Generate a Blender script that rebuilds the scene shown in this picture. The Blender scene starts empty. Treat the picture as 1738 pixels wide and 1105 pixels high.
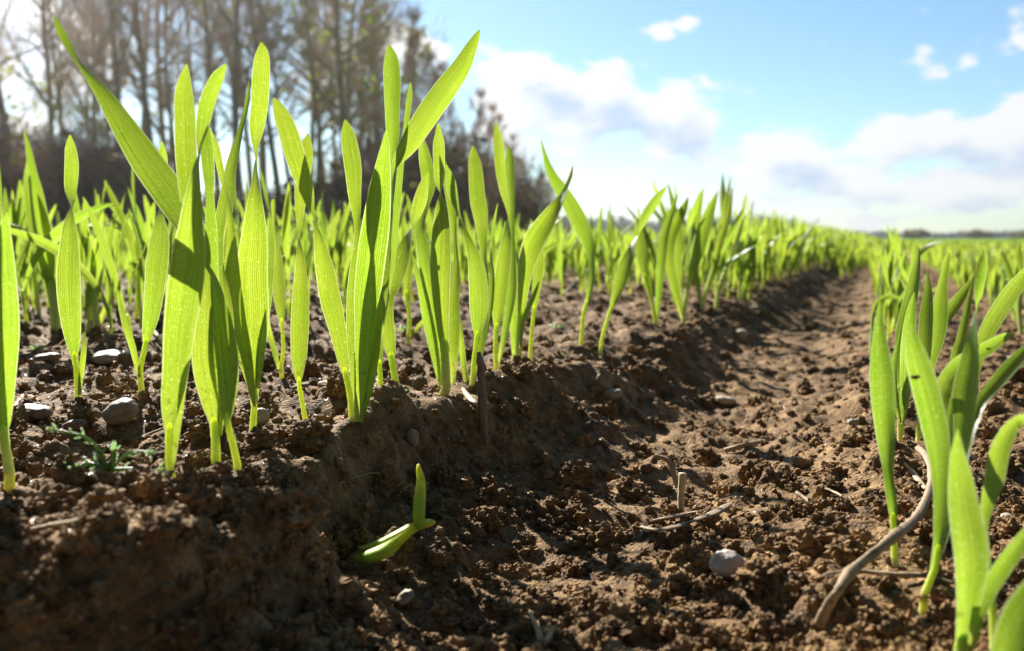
import bpy, math, random
import numpy as np
from mathutils import Vector

rng = np.random.default_rng(7)
random.seed(11)
scene = bpy.context.scene
col = scene.collection
R = math.radians

# ------------------------------------------------------------------ camera
PW, PH, FPX = 1738.0, 1105.0, 1505.0
CAM = np.array((0.0, 0.0, 0.065))
PITCH = math.atan((PH / 2 - 405.0) / FPX)
FWD = np.array((0, math.cos(PITCH), -math.sin(PITCH)))
UPV = np.array((0, math.sin(PITCH), math.cos(PITCH)))
RGT = np.array((1.0, 0, 0))
cd = bpy.data.cameras.new('camera')
cam = bpy.data.objects.new('camera', cd)
col.objects.link(cam)
cam.location = CAM
cam.rotation_euler = (R(90) - PITCH, 0, 0)
cd.sensor_width = 36.0
cd.lens = FPX / PW * 36.0
cd.clip_start = 0.01
cd.clip_end = 6000
cd.dof.use_dof = True
cd.dof.focus_distance = 0.315
cd.dof.aperture_fstop = 14.5
cd.dof.aperture_blades = 7
scene.camera = cam

# ------------------------------------------------------------------ light
SUN_AZ, SUN_EL = R(-28), R(33)          # azimuth from +Y towards +X
SUN_STRENGTH = 5.0
SKY_STRENGTH = 0.05
EXPOSURE = 1.4
scene.view_settings.view_transform = 'Standard'
scene.view_settings.look = 'None'
scene.view_settings.gamma = 1
scene.view_settings.use_curve_mapping = False
scene.view_settings.exposure = EXPOSURE
scene.cycles.use_denoising = True
scene.cycles.max_bounces = 10
scene.cycles.transparent_max_bounces = 8
scene.cycles.sample_clamp_indirect = 6
sl = bpy.data.lights.new('sun', 'SUN')
sl.energy = SUN_STRENGTH
sl.angle = R(0.55)
sl.color = (1.0, 0.945, 0.86)
sun = bpy.data.objects.new('sun', sl)
col.objects.link(sun)
sdir = np.array((math.sin(SUN_AZ) * math.cos(SUN_EL), math.cos(SUN_AZ) * math.cos(SUN_EL), math.sin(SUN_EL)))
sun.rotation_euler = Vector((-sdir[0], -sdir[1], -sdir[2])).to_track_quat('-Z', 'Y').to_euler()


def ray(px, py):
    return FWD + RGT * ((px - PW / 2) / FPX) + UPV * ((PH / 2 - py) / FPX)


def at(px, py, depth):
    return CAM + ray(px, py) * depth


class NT:
    """small helper for node trees"""
    def __init__(self, tree):
        self.t = tree

    def n(self, typ, **kw):
        nd = self.t.nodes.new(typ)
        for k, v in kw.items():
            setattr(nd, k, v)
        return nd

    def put(self, sock, v):
        if isinstance(v, bpy.types.NodeSocket):
            self.t.links.new(v, sock)
        elif v is not None:
            if sock.type == 'RGBA' and not isinstance(v, (int, float)) and len(v) == 3:
                v = (*v, 1)
            sock.default_value = v

    def math(self, op, a, b=None, c=None, clamp=False):
        nd = self.n('ShaderNodeMath', operation=op, use_clamp=clamp)
        for i, v in enumerate((a, b, c)):
            if v is not None:
                self.put(nd.inputs[i], v)
        return nd.outputs[0]

    def mapr(self, v, a, b, c=0.0, d=1.0, smooth=True):
        nd = self.n('ShaderNodeMapRange', interpolation_type='SMOOTHSTEP' if smooth else 'LINEAR')
        for i, x in enumerate((v, a, b, c, d)):
            self.put(nd.inputs[i], x)
        return nd.outputs[0]

    def mix(self, f, a, b, blend='MIX'):
        nd = self.n('ShaderNodeMix', data_type='RGBA', blend_type=blend)
        self.put(nd.inputs[0], f)
        self.put(nd.inputs[6], a)
        self.put(nd.inputs[7], b)
        return nd.outputs[2]

    def noise(self, vec, scale, detail=3.0, rough=0.5, out=0, dist=0.0):
        nd = self.n('ShaderNodeTexNoise')
        if vec is not None:
            self.put(nd.inputs['Vector'], vec)
        nd.inputs['Scale'].default_value = scale
        nd.inputs['Detail'].default_value = detail
        nd.inputs['Roughness'].default_value = rough
        nd.inputs['Distortion'].default_value = dist
        return nd.outputs[out]

    def ramp(self, f, stops):
        nd = self.n('ShaderNodeValToRGB')
        el = nd.color_ramp.elements
        while len(el) < len(stops):
            el.new(0.5)
        for e, (p, c) in zip(el, stops):
            e.position = p
            e.color = (*c, 1) if len(c) == 3 else c
        self.put(nd.inputs[0], f)
        return nd.outputs[0]

    def vmul(self, v, s):
        nd = self.n('ShaderNodeVectorMath', operation='MULTIPLY')
        self.put(nd.inputs[0], v)
        nd.inputs[1].default_value = s
        return nd.outputs[0]


# ------------------------------------------------------------------ sky (Nishita with broken cumulus)
world = bpy.data.worlds.new('World')
scene.world = world
world.use_nodes = True
wt = world.node_tree
wt.nodes.clear()
W = NT(wt)


def azel(px, py):
    d = ray(px, py)
    d = d / np.linalg.norm(d)
    return math.atan2(d[0], d[1]), math.asin(d[2])


# cumulus masses: photo direction (x, y), half sizes in photo pixels, weight
BLOBS = [(905, 140, 95, 48, .9), (1010, 175, 105, 60, 1.0), (1145, 205, 80, 62, .95), (870, 205, 90, 80, .7),
         (1130, 46, 36, 14, .56), (1180, 44, 16, 12, .54),
         (985, 305, 120, 16, .60), (1200, 262, 55, 24, .6),
         (1320, 270, 85, 46, .9), (1420, 310, 110, 40, .8), (1250, 332, 150, 20, .62), (1080, 356, 130, 10, .54),
         (1590, 240, 130, 46, .84), (1440, 268, 60, 26, .66), (1690, 300, 90, 22, .6), (1735, 250, 110, 70, .95), (1520, 205, 45, 16, .55), (1640, 325, 150, 36, .76), (1480, 368, 180, 12, .64),
         (1550, 92, 40, 20, .55), (1578, 118, 30, 22, .46), (1628, 92, 28, 13, .5), (1690, 90, 30, 26, .5), (1738, 60, 40, 30, .50), (1742, 20, 30, 18, .46),
         (1738, 180, 60, 30, .7),
         (690, 80, 100, 34, .85), (560, 120, 60, 60, .7), (30, 40, 130, 60, .9), (130, 110, 70, 60, .8), (285, 280, 44, 40, .8),
         (-200, 60, 260, 190, .95), (620, 320, 60, 40, .7), (520, 40, 60, 40, .5),
         (2000, 250, 200, 70, .9), (2300, 150, 240, 80, .8), (-600, 200, 260, 110, .9), (-900, -50, 260, 150, .8), (300, -500, 260, 120, .7), (1500, -420, 240, 100, .7)]
grp = bpy.data.node_groups.new('cloud density', 'ShaderNodeTree')
grp.interface.new_socket('az', in_out='INPUT', socket_type='NodeSocketFloat')
grp.interface.new_socket('el', in_out='INPUT', socket_type='NodeSocketFloat')
grp.interface.new_socket('density', in_out='OUTPUT', socket_type='NodeSocketFloat')
G = NT(grp)
gi, go = G.n('NodeGroupInput'), G.n('NodeGroupOutput')
cxy = G.n('ShaderNodeCombineXYZ')
G.put(cxy.inputs[0], gi.outputs[0])
G.put(cxy.inputs[1], G.math('MULTIPLY', gi.outputs[1], 1.5))
warp = G.noise(cxy.outputs[0], 9.0, 3, .5, out=1)
sepw = G.n('ShaderNodeSeparateColor')
G.put(sepw.inputs[0], warp)
az_ = G.math('MULTIPLY_ADD', G.math('SUBTRACT', sepw.outputs[0], .5), .07, gi.outputs[0])
el_ = G.math('MULTIPLY_ADD', G.math('SUBTRACT', sepw.outputs[1], .5), .045, gi.outputs[1])
acc = None
for (bx, by, rx, ry, bw) in BLOBS:
    a0, e0 = azel(bx, by)
    ra, re = 1.25 * rx / FPX * max(.3, math.cos(a0)) ** 2 + .002, 1.25 * ry / FPX * max(.3, math.cos(e0)) + .002
    qa = G.math('MULTIPLY', G.math('SUBTRACT', az_, a0), 1 / ra)
    qe = G.math('MULTIPLY', G.math('SUBTRACT', el_, e0), 1 / re)
    q = G.math('ADD', G.math('MULTIPLY', qa, qa), G.math('MULTIPLY', qe, qe))
    g = G.math('MULTIPLY', G.math('EXPONENT', G.math('MULTIPLY', q, -1.0)), bw)
    acc = g if acc is None else G.math('SMOOTH_MAX', acc, g, 0.25)
f1 = G.noise(cxy.outputs[0], 22.0, 9, .56)
f2 = G.noise(cxy.outputs[0], 7.0, 5, .5)
dens = G.math('ADD', acc, G.math('MULTIPLY', G.math('SUBTRACT', f1, .5), 1.15))
dens = G.math('ADD', dens, G.math('MULTIPLY', G.math('SUBTRACT', f2, .5), .35))
G.put(go.inputs[0], dens)

geo = W.n('ShaderNodeTexCoord')
sep = W.n('ShaderNodeSeparateXYZ')
W.put(sep.inputs[0], geo.outputs['Generated'])
azn = W.math('ARCTAN2', sep.outputs[0], sep.outputs[1])
eln = W.math('ARCSINE', sep.outputs[2])
d0 = W.n('ShaderNodeGroup', node_tree=grp)
W.put(d0.inputs[0], azn)
W.put(d0.inputs[1], eln)
d1 = W.n('ShaderNodeGroup', node_tree=grp)
W.put(d1.inputs[0], W.math('ADD', azn, -.022))
W.put(d1.inputs[1], W.math('ADD', eln, .024))
alpha = W.mapr(d0.outputs[0], .36, .60)
alpha = W.math('MULTIPLY', alpha, W.mapr(eln, -.004, .004))
alpha = W.math('MULTIPLY', alpha, W.mapr(W.math('ABSOLUTE', azn), 1.0, 1.7, 1.0, .12))
lit = W.mapr(d1.outputs[0], .48, 1.12, 1.0, 0.0)
sky = W.n('ShaderNodeTexSky', sky_type='NISHITA')
sky.sun_disc = False
sky.sun_elevation = SUN_EL
sky.sun_rotation = SUN_AZ
sky.air_density = 1.0
sky.dust_density = 0.12
sky.ozone_density = 1.5
CK = 1.0 / SKY_STRENGTH / 2 ** EXPOSURE
# added dimming of the unseen sky behind and overhead deepens shade on the soil, and the clouds near the sun shine through
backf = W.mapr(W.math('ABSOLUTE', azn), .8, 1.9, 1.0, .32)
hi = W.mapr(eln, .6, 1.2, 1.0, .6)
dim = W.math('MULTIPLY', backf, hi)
dotn = W.n('ShaderNodeVectorMath', operation='DOT_PRODUCT')
W.put(dotn.inputs[0], geo.outputs['Generated'])
dotn.inputs[1].default_value = tuple(float(v) for v in sdir)
glow = W.mapr(dotn.outputs['Value'], .80, 1.0, 1.0, 1.9)
skyc = W.mix(1.0, sky.outputs[0], (.90, 1.08, 1.13), 'MULTIPLY')
cl = W.mix(lit, (.52 * CK, .67 * CK, .90 * CK), (1.0 * CK, 1.0 * CK, 1.0 * CK))
vm = W.n('ShaderNodeVectorMath', operation='SCALE')
W.put(vm.inputs[0], cl)
W.put(vm.inputs['Scale'], glow)
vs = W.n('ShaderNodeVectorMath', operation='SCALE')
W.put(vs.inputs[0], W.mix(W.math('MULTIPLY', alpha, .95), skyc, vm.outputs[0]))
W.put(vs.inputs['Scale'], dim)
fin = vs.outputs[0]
bg = W.n('ShaderNodeBackground')
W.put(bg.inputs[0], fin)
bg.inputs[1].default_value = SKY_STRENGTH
wo = W.n('ShaderNodeOutputWorld')
wt.links.new(bg.outputs[0], wo.inputs[0])


# ------------------------------------------------------------------ object helpers
def tag(o, label=None, cat=None, group=None, kind=None):
    if label: o['label'] = label
    if cat: o['category'] = cat
    if group: o['group'] = group
    if kind: o['kind'] = kind
    return o


def empty(name, loc):
    o = bpy.data.objects.new(name, None)
    o.empty_display_size = 0.01
    col.objects.link(o)
    o.location = loc
    return o


def mesh_np(name, V, F, mat=None, uv=None, smooth=True, parent=None, link=True):
    """V (n,3); F list of int arrays (m,k); uv per vertex (n,2)"""
    me = bpy.data.meshes.new(name)
    V = np.asarray(V, dtype=np.float32)
    Fs = [np.asarray(f, dtype=np.int32) for f in (F if isinstance(F, list) else [F]) if len(f)]
    loops = np.concatenate([f.ravel() for f in Fs])
    tot = np.concatenate([np.full(len(f), f.shape[1], dtype=np.int32) for f in Fs])
    start = np.concatenate(([0], np.cumsum(tot)[:-1])).astype(np.int32)
    me.vertices.add(len(V))
    me.vertices.foreach_set('co', V.ravel())
    me.loops.add(len(loops))
    me.loops.foreach_set('vertex_index', loops)
    me.polygons.add(len(tot))
    me.polygons.foreach_set('loop_start', start)
    me.polygons.foreach_set('loop_total', tot)
    me.polygons.foreach_set('use_smooth', np.full(len(tot), smooth, dtype=bool))
    if uv is not None:
        ul = me.uv_layers.new(name='uv')
        ul.data.foreach_set('uv', np.asarray(uv, dtype=np.float32)[loops].ravel())
    me.update(calc_edges=True)
    if mat is not None:
        me.materials.append(mat)
    if not link:
        return me
    o = bpy.data.objects.new(name, me)
    col.objects.link(o)
    if parent is not None:
        o.parent = parent
    return o


def copy_tree(o, parent=None):
    c = o.copy()
    col.objects.link(c)
    if parent is not None:
        c.parent = parent
    for ch in o.children:
        copy_tree(ch, c)
    return c


class Acc:
    """collects vertex and face arrays of one mesh"""
    def __init__(self):
        self.V, self.F, self.U, self.n = [], {}, [], 0

    def add(self, V, F, U=None):
        V = np.asarray(V, float)
        F = np.asarray(F)
        self.V.append(V)
        self.F.setdefault(F.shape[1], []).append(F + self.n)
        self.U.append(np.zeros((len(V), 2)) if U is None else np.asarray(U, float))
        self.n += len(V)

    def trim(self, rows, m=7):
        """drop the first rows of a ribbon"""
        if rows > 0:
            V, U = np.concatenate(self.V)[rows * m:], np.concatenate(self.U)[rows * m:]
            n = len(V) // m
            i = np.arange(n * m).reshape(n, m)
            F = np.stack((i[:-1, :-1], i[:-1, 1:], i[1:, 1:], i[1:, :-1]), -1).reshape(-1, 4)
            self.V, self.U, self.F, self.n = [V], [U], {4: [F]}, len(V)

    def build(self, name, mat, parent=None, smooth=True, link=True):
        return mesh_np(name, np.concatenate(self.V), [np.concatenate(f) for f in self.F.values()], mat, np.concatenate(self.U), smooth, parent, link)


def smoothstep(a, b, x):
    t = np.clip((x - a) / (b - a), 0, 1)
    return t * t * (3 - 2 * t)


# ------------------------------------------------------------------ numpy noise
def h01(ix, iy, seed):
    with np.errstate(over='ignore'):
        h = (ix.astype(np.int64) * 374761393 + iy.astype(np.int64) * 668265263 + seed * 1442695041) & 0xffffffff
        h = ((h ^ (h >> 13)) * 1274126177) & 0xffffffff
        h = ((h ^ (h >> 16)) * 2246822519) & 0xffffffff
        h = h ^ (h >> 15)
    return (h & 0xffffff) / float(0x1000000)


def perlin(x, y, seed=0):
    ix, iy = np.floor(x), np.floor(y)
    fx, fy = x - ix, y - iy
    ix, iy = ix.astype(np.int64), iy.astype(np.int64)
    ux, uy = fx ** 3 * (fx * (fx * 6 - 15) + 10), fy ** 3 * (fy * (fy * 6 - 15) + 10)
    def g(dx, dy):
        a = h01(ix + dx, iy + dy, seed) * 2 * np.pi
        return np.cos(a) * (fx - dx) + np.sin(a) * (fy - dy)
    a, b, c, d = g(0, 0), g(1, 0), g(0, 1), g(1, 1)
    return ((a + (b - a) * ux) + ((c + (d - c) * ux) - (a + (b - a) * ux)) * uy) * 1.5


def crumbs(x, y, cell, seed, prob=.75, rmin=.3, rmax=.62):
    """hemispherical crumbs of jittered size on a grid: height in the unit of length"""
    gx, gy = x / cell, y / cell
    ix, iy = np.floor(gx).astype(np.int64), np.floor(gy).astype(np.int64)
    out = np.zeros_like(gx)
    for dx in (-1, 0, 1):
        for dy in (-1, 0, 1):
            cx, cy = ix + dx, iy + dy
            r = rmin + (rmax - rmin) * h01(cx, cy, seed + 3) ** 2
            r = np.where(h01(cx, cy, seed + 4) < prob, r, 0.01)
            ex, ey = gx - cx - h01(cx, cy, seed + 1), gy - cy - h01(cx, cy, seed + 2)
            q = np.maximum(r * r - ex * ex - ey * ey, 0)
            out = np.maximum(out, np.sqrt(q) * (.6 + .6 * h01(cx, cy, seed + 5)))
    return out * cell


# ------------------------------------------------------------------ lie of the land
P0 = np.array((-.056, .315))
DV = np.array((.42, 1.0)) / math.hypot(.42, 1.0)       # the way the drill rows run
NV = np.array((DV[1], -DV[0]))                          # to the right of them


def sw(x, y):
    return (x - P0[0]) * DV[0] + (y - P0[1]) * DV[1], (x - P0[0]) * NV[0] + (y - P0[1]) * NV[1]


def land(x, y):
    """bed top, wheel furrow and the field to the right, without the crumbs"""
    s, w = sw(x, y)
    far = smoothstep(30, 120, np.hypot(x, y))
    e = .013 + .020 * smoothstep(-.05, -.095, s) + .009 * perlin(s * 16, s * 0 + 3.3, 5) + .005 * perlin(s * 45, s * 0 + 1.3, 6)
    t = w - e
    soft = smoothstep(.0, .22, s)
    wall = smoothstep(-.003 - .011 * soft, .018 + .045 * soft, t + .012 * soft * perlin(s * 22, w * 22, 8))
    z = -.025 * wall
    z = z - .010 * smoothstep(.015, .06, t) + .011 * smoothstep(.075, .155, w - .02)
    z = z - .014 * smoothstep(.22, .5, w)
    z = z + .004 * np.exp(-((w - .183) / .025) ** 2)
    row = np.cos((w) / .125 * 2 * np.pi)
    z = z + .0025 * row * smoothstep(-.03, -.08, w)
    z = z - .035 * smoothstep(.184, .150, y + .010 * perlin(x * 25, y * 0 + .7, 9)) * smoothstep(.0, -.045, x)
    return z * (1 - far)


def ground(x, y, sp=None):
    """full height; sp is the local mesh spacing that limits the detail"""
    x, y = np.asarray(x, float), np.asarray(y, float)
    if sp is None:
        sp = np.zeros_like(x)
    s, w = sw(x, y)
    z = land(x, y)
    wallm = smoothstep(.0, .02, w - .02) * (1 - smoothstep(.04, .075, w))
    fur = smoothstep(.05, .09, w) * (1 - smoothstep(.14, .17, w))
    def lim(wl):
        return np.clip(1.6 - sp / (.3 * wl), 0, 1)
    z = z + .0050 * perlin(x / .075, y / .075, 11) * lim(.075) * (1 - .2 * wallm)
    z = z + .0044 * perlin(x / .028, y / .028, 12) * lim(.028)
    z = z + .0020 * perlin(x / .011, y / .011, 13) * lim(.011)
    wx = x + .0022 * perlin(x / .0042, y / .0042, 31) + .0035 * perlin(x / .012, y / .012, 33)
    wy = y + .0022 * perlin(x / .0042, y / .0042, 32) + .0035 * perlin(x / .012, y / .012, 34)
    pack = smoothstep(-.12, .22, perlin(x / .042 + 7, y / .042, 36))
    pack = np.maximum(pack, .9 * wallm)
    z = z + .0034 * wallm * perlin(x / .0085, y / .0085, 14) * lim(.0085) - .003 * wallm * np.abs(perlin(x / .02, y / .02, 15))
    m = .5 + .5 * perlin(x / .03, y / .03, 21)
    m = np.clip(m * (1 - .2 * wallm), 0.08, 1) * (.25 + .75 * pack)
    z = z + .5 * crumbs(wx, wy, .034, 45, .2) * lim(.034) * m * (1 - .6 * fur)
    z = z + .85 * crumbs(wx, wy, .016, 41, .34) * lim(.016) * m * (1 - .45 * fur)
    z = z + .85 * crumbs(wx, wy, .0075, 51, .5) * lim(.0075) * np.clip(m * 1.3, 0, 1)
    near = sp < .0028
    if near.any():
        xn, yn, mn = wx[near], wy[near], m[near]
        a = 1.05 * crumbs(xn, yn, .0036, 61, .72) * lim(.0036)[near] * np.clip(mn * 1.6, .15, 1)
        a += .75 * crumbs(xn, yn, .0019, 71, .7) * lim(.0019)[near]
        a += .0004 * perlin(xn / .0016, yn / .0016, 81) * lim(.0016)[near]
        z = z.copy()
        z[near] += a
    return z


_D = np.geomspace(.1, 60, 4200)


def hit(px, py, full=False):
    """first point of the ground along the line of sight through a photo pixel, and its depth"""
    r = ray(px, py)
    X, Y, Z = (CAM[i] + r[i] * _D for i in range(3))
    H = ground(X, Y) if full else land(X, Y) + .002
    k = np.argmax(Z < H)
    return np.array((X[k], Y[k], H[k])), _D[k]

# ------------------------------------------------------------------ materials
def material(name):
    m = bpy.data.materials.new(name)
    m.use_nodes = True
    m.node_tree.nodes.clear()
    N = NT(m.node_tree)
    out = N.n('ShaderNodeOutputMaterial')
    return m, N, out


def bsdf(N, out, color, rough=.6, spec=.5, normal=None, **kw):
    p = N.n('ShaderNodeBsdfPrincipled')
    N.put(p.inputs['Base Color'], color)
    N.put(p.inputs['Roughness'], rough)
    N.put(p.inputs['Specular IOR Level'], spec)
    if normal is not None:
        N.put(p.inputs['Normal'], normal)
    for k, v in kw.items():
        N.put(p.inputs[k], v)
    if out is not None:
        N.t.links.new(p.outputs[0], out.inputs[0])
    return p


def bump(N, h, strength=.5, dist=.001):
    b = N.n('ShaderNodeBump')
    b.inputs['Strength'].default_value = strength
    b.inputs['Distance'].default_value = dist
    N.put(b.inputs['Height'], h)
    return b.outputs[0]


def soil_material(name, green=False, shift=1.0):
    m, N, out = material(name)
    tc = N.n('ShaderNodeNewGeometry')
    P = tc.outputs['Position']
    big = N.noise(P, 18, 4, .6)
    mid = N.noise(P, 150, 4, .6)
    fine = N.noise(P, 900, 3, .65)
    base = N.ramp(N.math('MULTIPLY_ADD', mid, .65, N.math('MULTIPLY', big, .35)),
                  [(.30, (.040 * shift, .021 * shift, .0085 * shift)), (.48, (.138 * shift, .082 * shift, .033 * shift)), (.68, (.325 * shift, .205 * shift, .090 * shift))])
    base = N.mix(N.mapr(fine, .35, .7), base, N.mix(1.0, base, (1.45, 1.4, 1.35), 'MULTIPLY'))
    vor = N.n('ShaderNodeTexVoronoi')
    vor.inputs['Scale'].default_value = 820
    N.put(vor.inputs['Vector'], P)
    hs = N.n('ShaderNodeSeparateColor')
    N.put(hs.inputs[0], vor.outputs['Color'])
    grain = N.ramp(hs.outputs[0], [(0, (.20, .115, .05)), (.4, (.20, .085, .03)), (.7, (.26, .18, .11)), (1, (.33, .27, .20))])
    isg = N.math('MULTIPLY', N.math('GREATER_THAN', hs.outputs[1], .88), N.math('LESS_THAN', vor.outputs['Distance'], .55))
    colr = N.mix(N.math('MULTIPLY', isg, .75), base, grain)
    wet = N.math('MULTIPLY', N.math('GREATER_THAN', hs.outputs[2], .93), N.math('LESS_THAN', vor.outputs['Distance'], .5))
    rough = N.mapr(wet, 0, 1, .82, .22, smooth=False)
    bh = N.math('ADD', N.math('MULTIPLY', fine, .9), N.math('MULTIPLY', vor.outputs['Distance'], -.5))
    if green:
        sx = N.n('ShaderNodeSeparateXYZ')
        N.put(sx.inputs[0], P)
        ng = N.noise(P, .6, 3, .6)
        gc = N.mix(ng, (.10, .22, .012), (.17, .32, .02))
        colr = N.mix(N.mapr(sx.outputs[1], 7, 22), colr, gc)
    bsdf(N, out, colr, rough, .22, bump(N, bh, .85, .0012))
    return m


M_SOIL = soil_material('moist soil', True)
M_CLOD = soil_material('crumbly soil', False, 1.12)


def leaf_material(name, tint=(1, 1, 1), trans=.56, stem=False):
    m, N, out = material(name)
    uv = N.n('ShaderNodeUVMap')
    sx = N.n('ShaderNodeSeparateXYZ')
    N.put(sx.inputs[0], uv.outputs[0])
    u, v = sx.outputs[0], sx.outputs[1]
    oi = N.n('ShaderNodeObjectInfo')
    cx = N.n('ShaderNodeCombineXYZ')
    N.put(cx.inputs[0], N.math('MULTIPLY', u, 24.0))
    N.put(cx.inputs[1], N.math('MULTIPLY', v, 2.2))
    N.put(cx.inputs[2], N.math('MULTIPLY', oi.outputs['Random'], 40.0))
    vein = N.noise(cx.outputs[0], 1.0, 3, .6)
    wv = N.math('SINE', N.math('MULTIPLY_ADD', vein, 5.0, N.math('MULTIPLY', u, 92.0)))
    vein2 = N.math('MULTIPLY_ADD', wv, .15, vein)
    tcg = N.n('ShaderNodeNewGeometry')
    blot = N.noise(tcg.outputs['Position'], 55, 3, .55)
    speck = N.noise(tcg.outputs['Position'], 2200, 2, .6)
    f = N.mapr(vein2, .28, .72)
    tl = N.mix(f, (.225, .36, .011), (.41, .54, .045))
    tl = N.mix(N.mapr(blot, .35, .7), tl, N.mix(1.0, tl, (.84, .92, .7), 'MULTIPLY'))
    tl = N.mix(N.mapr(speck, .60, .70), tl, (.62, .72, .20))
    mid = N.math('ABSOLUTE', N.math('SUBTRACT', u, .5))
    tl = N.mix(N.mapr(mid, .0, .05, .35, 0), tl, (.20, .34, .014))
    tl = N.mix(N.mapr(mid, .455, .495, 0, .8), tl, (.72, .80, .40))
    hue = N.n('ShaderNodeHueSaturation')
    N.put(hue.inputs['Hue'], N.mapr(oi.outputs['Random'], 0, 1, .487, .508, smooth=False))
    N.put(hue.inputs['Value'], N.mapr(N.math('FRACT', N.math('MULTIPLY', oi.outputs['Random'], 7.3)), 0, 1, .84, 1.06, smooth=False))
    N.put(hue.inputs['Color'], tl)
    tl = N.mix(1.0, hue.outputs[0], tint, 'MULTIPLY')
    tipf = N.math('MULTIPLY', N.mapr(N.math('ADD', v, N.math('MULTIPLY', N.math('SUBTRACT', blot, .5), .12)), .955, .99), N.math('GREATER_THAN', oi.outputs['Random'], .62))
    tl = N.mix(N.math('MULTIPLY', tipf, .8), tl, (.42, .30, .05))
    df = N.mix(f, (.055, .13, .014), (.095, .19, .03))
    pale = N.mapr(v, .0, .16 if not stem else 1.0, .85, .0)
    tl = N.mix(N.math('MULTIPLY', pale, .75), tl, (.50, .52, .10))
    df = N.mix(N.math('MULTIPLY', pale, .7), df, (.34, .36, .12))
    spl = N.math('MULTIPLY', N.mapr(N.noise(tcg.outputs['Position'], 620, 3, .6), .60, .66), N.mapr(v, .10, .36, .55, .0))
    tl = N.mix(spl, tl, (.07, .045, .015))
    df = N.mix(spl, df, (.09, .055, .025))
    nb = bump(N, vein2, .28, .0004)
    p = bsdf(N, None, df, .33, .65, nb)
    p.inputs['Sheen Weight'].default_value = .12
    p.inputs['Sheen Roughness'].default_value = .4
    t = N.n('ShaderNodeBsdfTranslucent')
    N.put(t.inputs[0], tl)
    ms = N.n('ShaderNodeMixShader')
    ms.inputs[0].default_value = trans
    N.t.links.new(p.outputs[0], ms.inputs[1])
    N.t.links.new(t.outputs[0], ms.inputs[2])
    N.t.links.new(ms.outputs[0], out.inputs[0])
    return m


M_LEAF = leaf_material('young cereal leaf')
M_LEAF_B = leaf_material('glaucous cereal leaf', tint=(.96, 1.0, 1.1), trans=.53)
M_WEED = leaf_material('weed leaf', tint=(1.0, 1.05, 4.5), trans=.4)


def stem_material(name, stops, sss=.9):
    """juicy solid stalk: light soaks through it"""
    m, N, out = material(name)
    uv = N.n('ShaderNodeUVMap')
    sx = N.n('ShaderNodeSeparateXYZ')
    N.put(sx.inputs[0], uv.outputs[0])
    g = N.n('ShaderNodeNewGeometry')
    nz = N.noise(g.outputs['Position'], 400, 3, .6)
    c = N.ramp(sx.outputs[1], stops)
    c = N.mix(N.mapr(nz, .3, .7), c, N.mix(1.0, c, (.8, .84, .8), 'MULTIPLY'))
    p = bsdf(N, out, c, .52, .35, bump(N, nz, .35, .0008))
    p.inputs['Subsurface Weight'].default_value = sss
    p.inputs['Subsurface Radius'].default_value = (.0060, .0062, .0022)
    p.inputs['Subsurface Scale'].default_value = 1.0
    return m


M_STEM = stem_material('pale cereal stem', [(0, (.52, .47, .28)), (.3, (.48, .53, .20)), (1, (.34, .50, .06))])
M_STEM_B = stem_material('green cereal stem', [(0, (.50, .44, .22)), (.3, (.34, .40, .12)), (1, (.15, .27, .03))], .7)
M_SHOOT = stem_material('thick bent shoot', [(0, (.14, .27, .04)), (.36, (.28, .45, .04)), (.6, (.50, .58, .04)), (.85, (.55, .50, .03)), (1, (.66, .42, .02))], .3)


def rock_material(name, c1, c2, scale=300, rough=.6):
    m, N, out = material(name)
    g = N.n('ShaderNodeNewGeometry')
    n1 = N.noise(g.outputs['Position'], scale, 5, .6)
    n2 = N.noise(g.outputs['Position'], scale * .3, 3, .6)
    c = N.mix(N.mapr(n1, .3, .7), c1, c2)
    c = N.mix(N.mapr(n2, .56, .72, 0, .75), c, (.16, .095, .05))
    bsdf(N, out, c, rough, .4, bump(N, n1, .4, .0006))
    return m


def straw_material(name, c1, c2, sc=1.0):
    m, N, out = material(name)
    uv = N.n('ShaderNodeUVMap')
    mp = N.vmul(uv.outputs[0], (14.0 * sc, 5.0 * sc, 1))
    n1 = N.noise(mp, 1.0, 4, .65)
    g = N.n('ShaderNodeNewGeometry')
    n2 = N.noise(g.outputs['Position'], 260, 4, .6)
    c = N.mix(N.mapr(n1, .3, .7), c1, c2)
    c = N.mix(N.mapr(n2, .52, .7, 0, .8), c, tuple(v * .35 for v in c1))
    bsdf(N, out, c, .62, .35, bump(N, N.math('ADD', n1, n2), .5, .0005))
    return m


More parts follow.
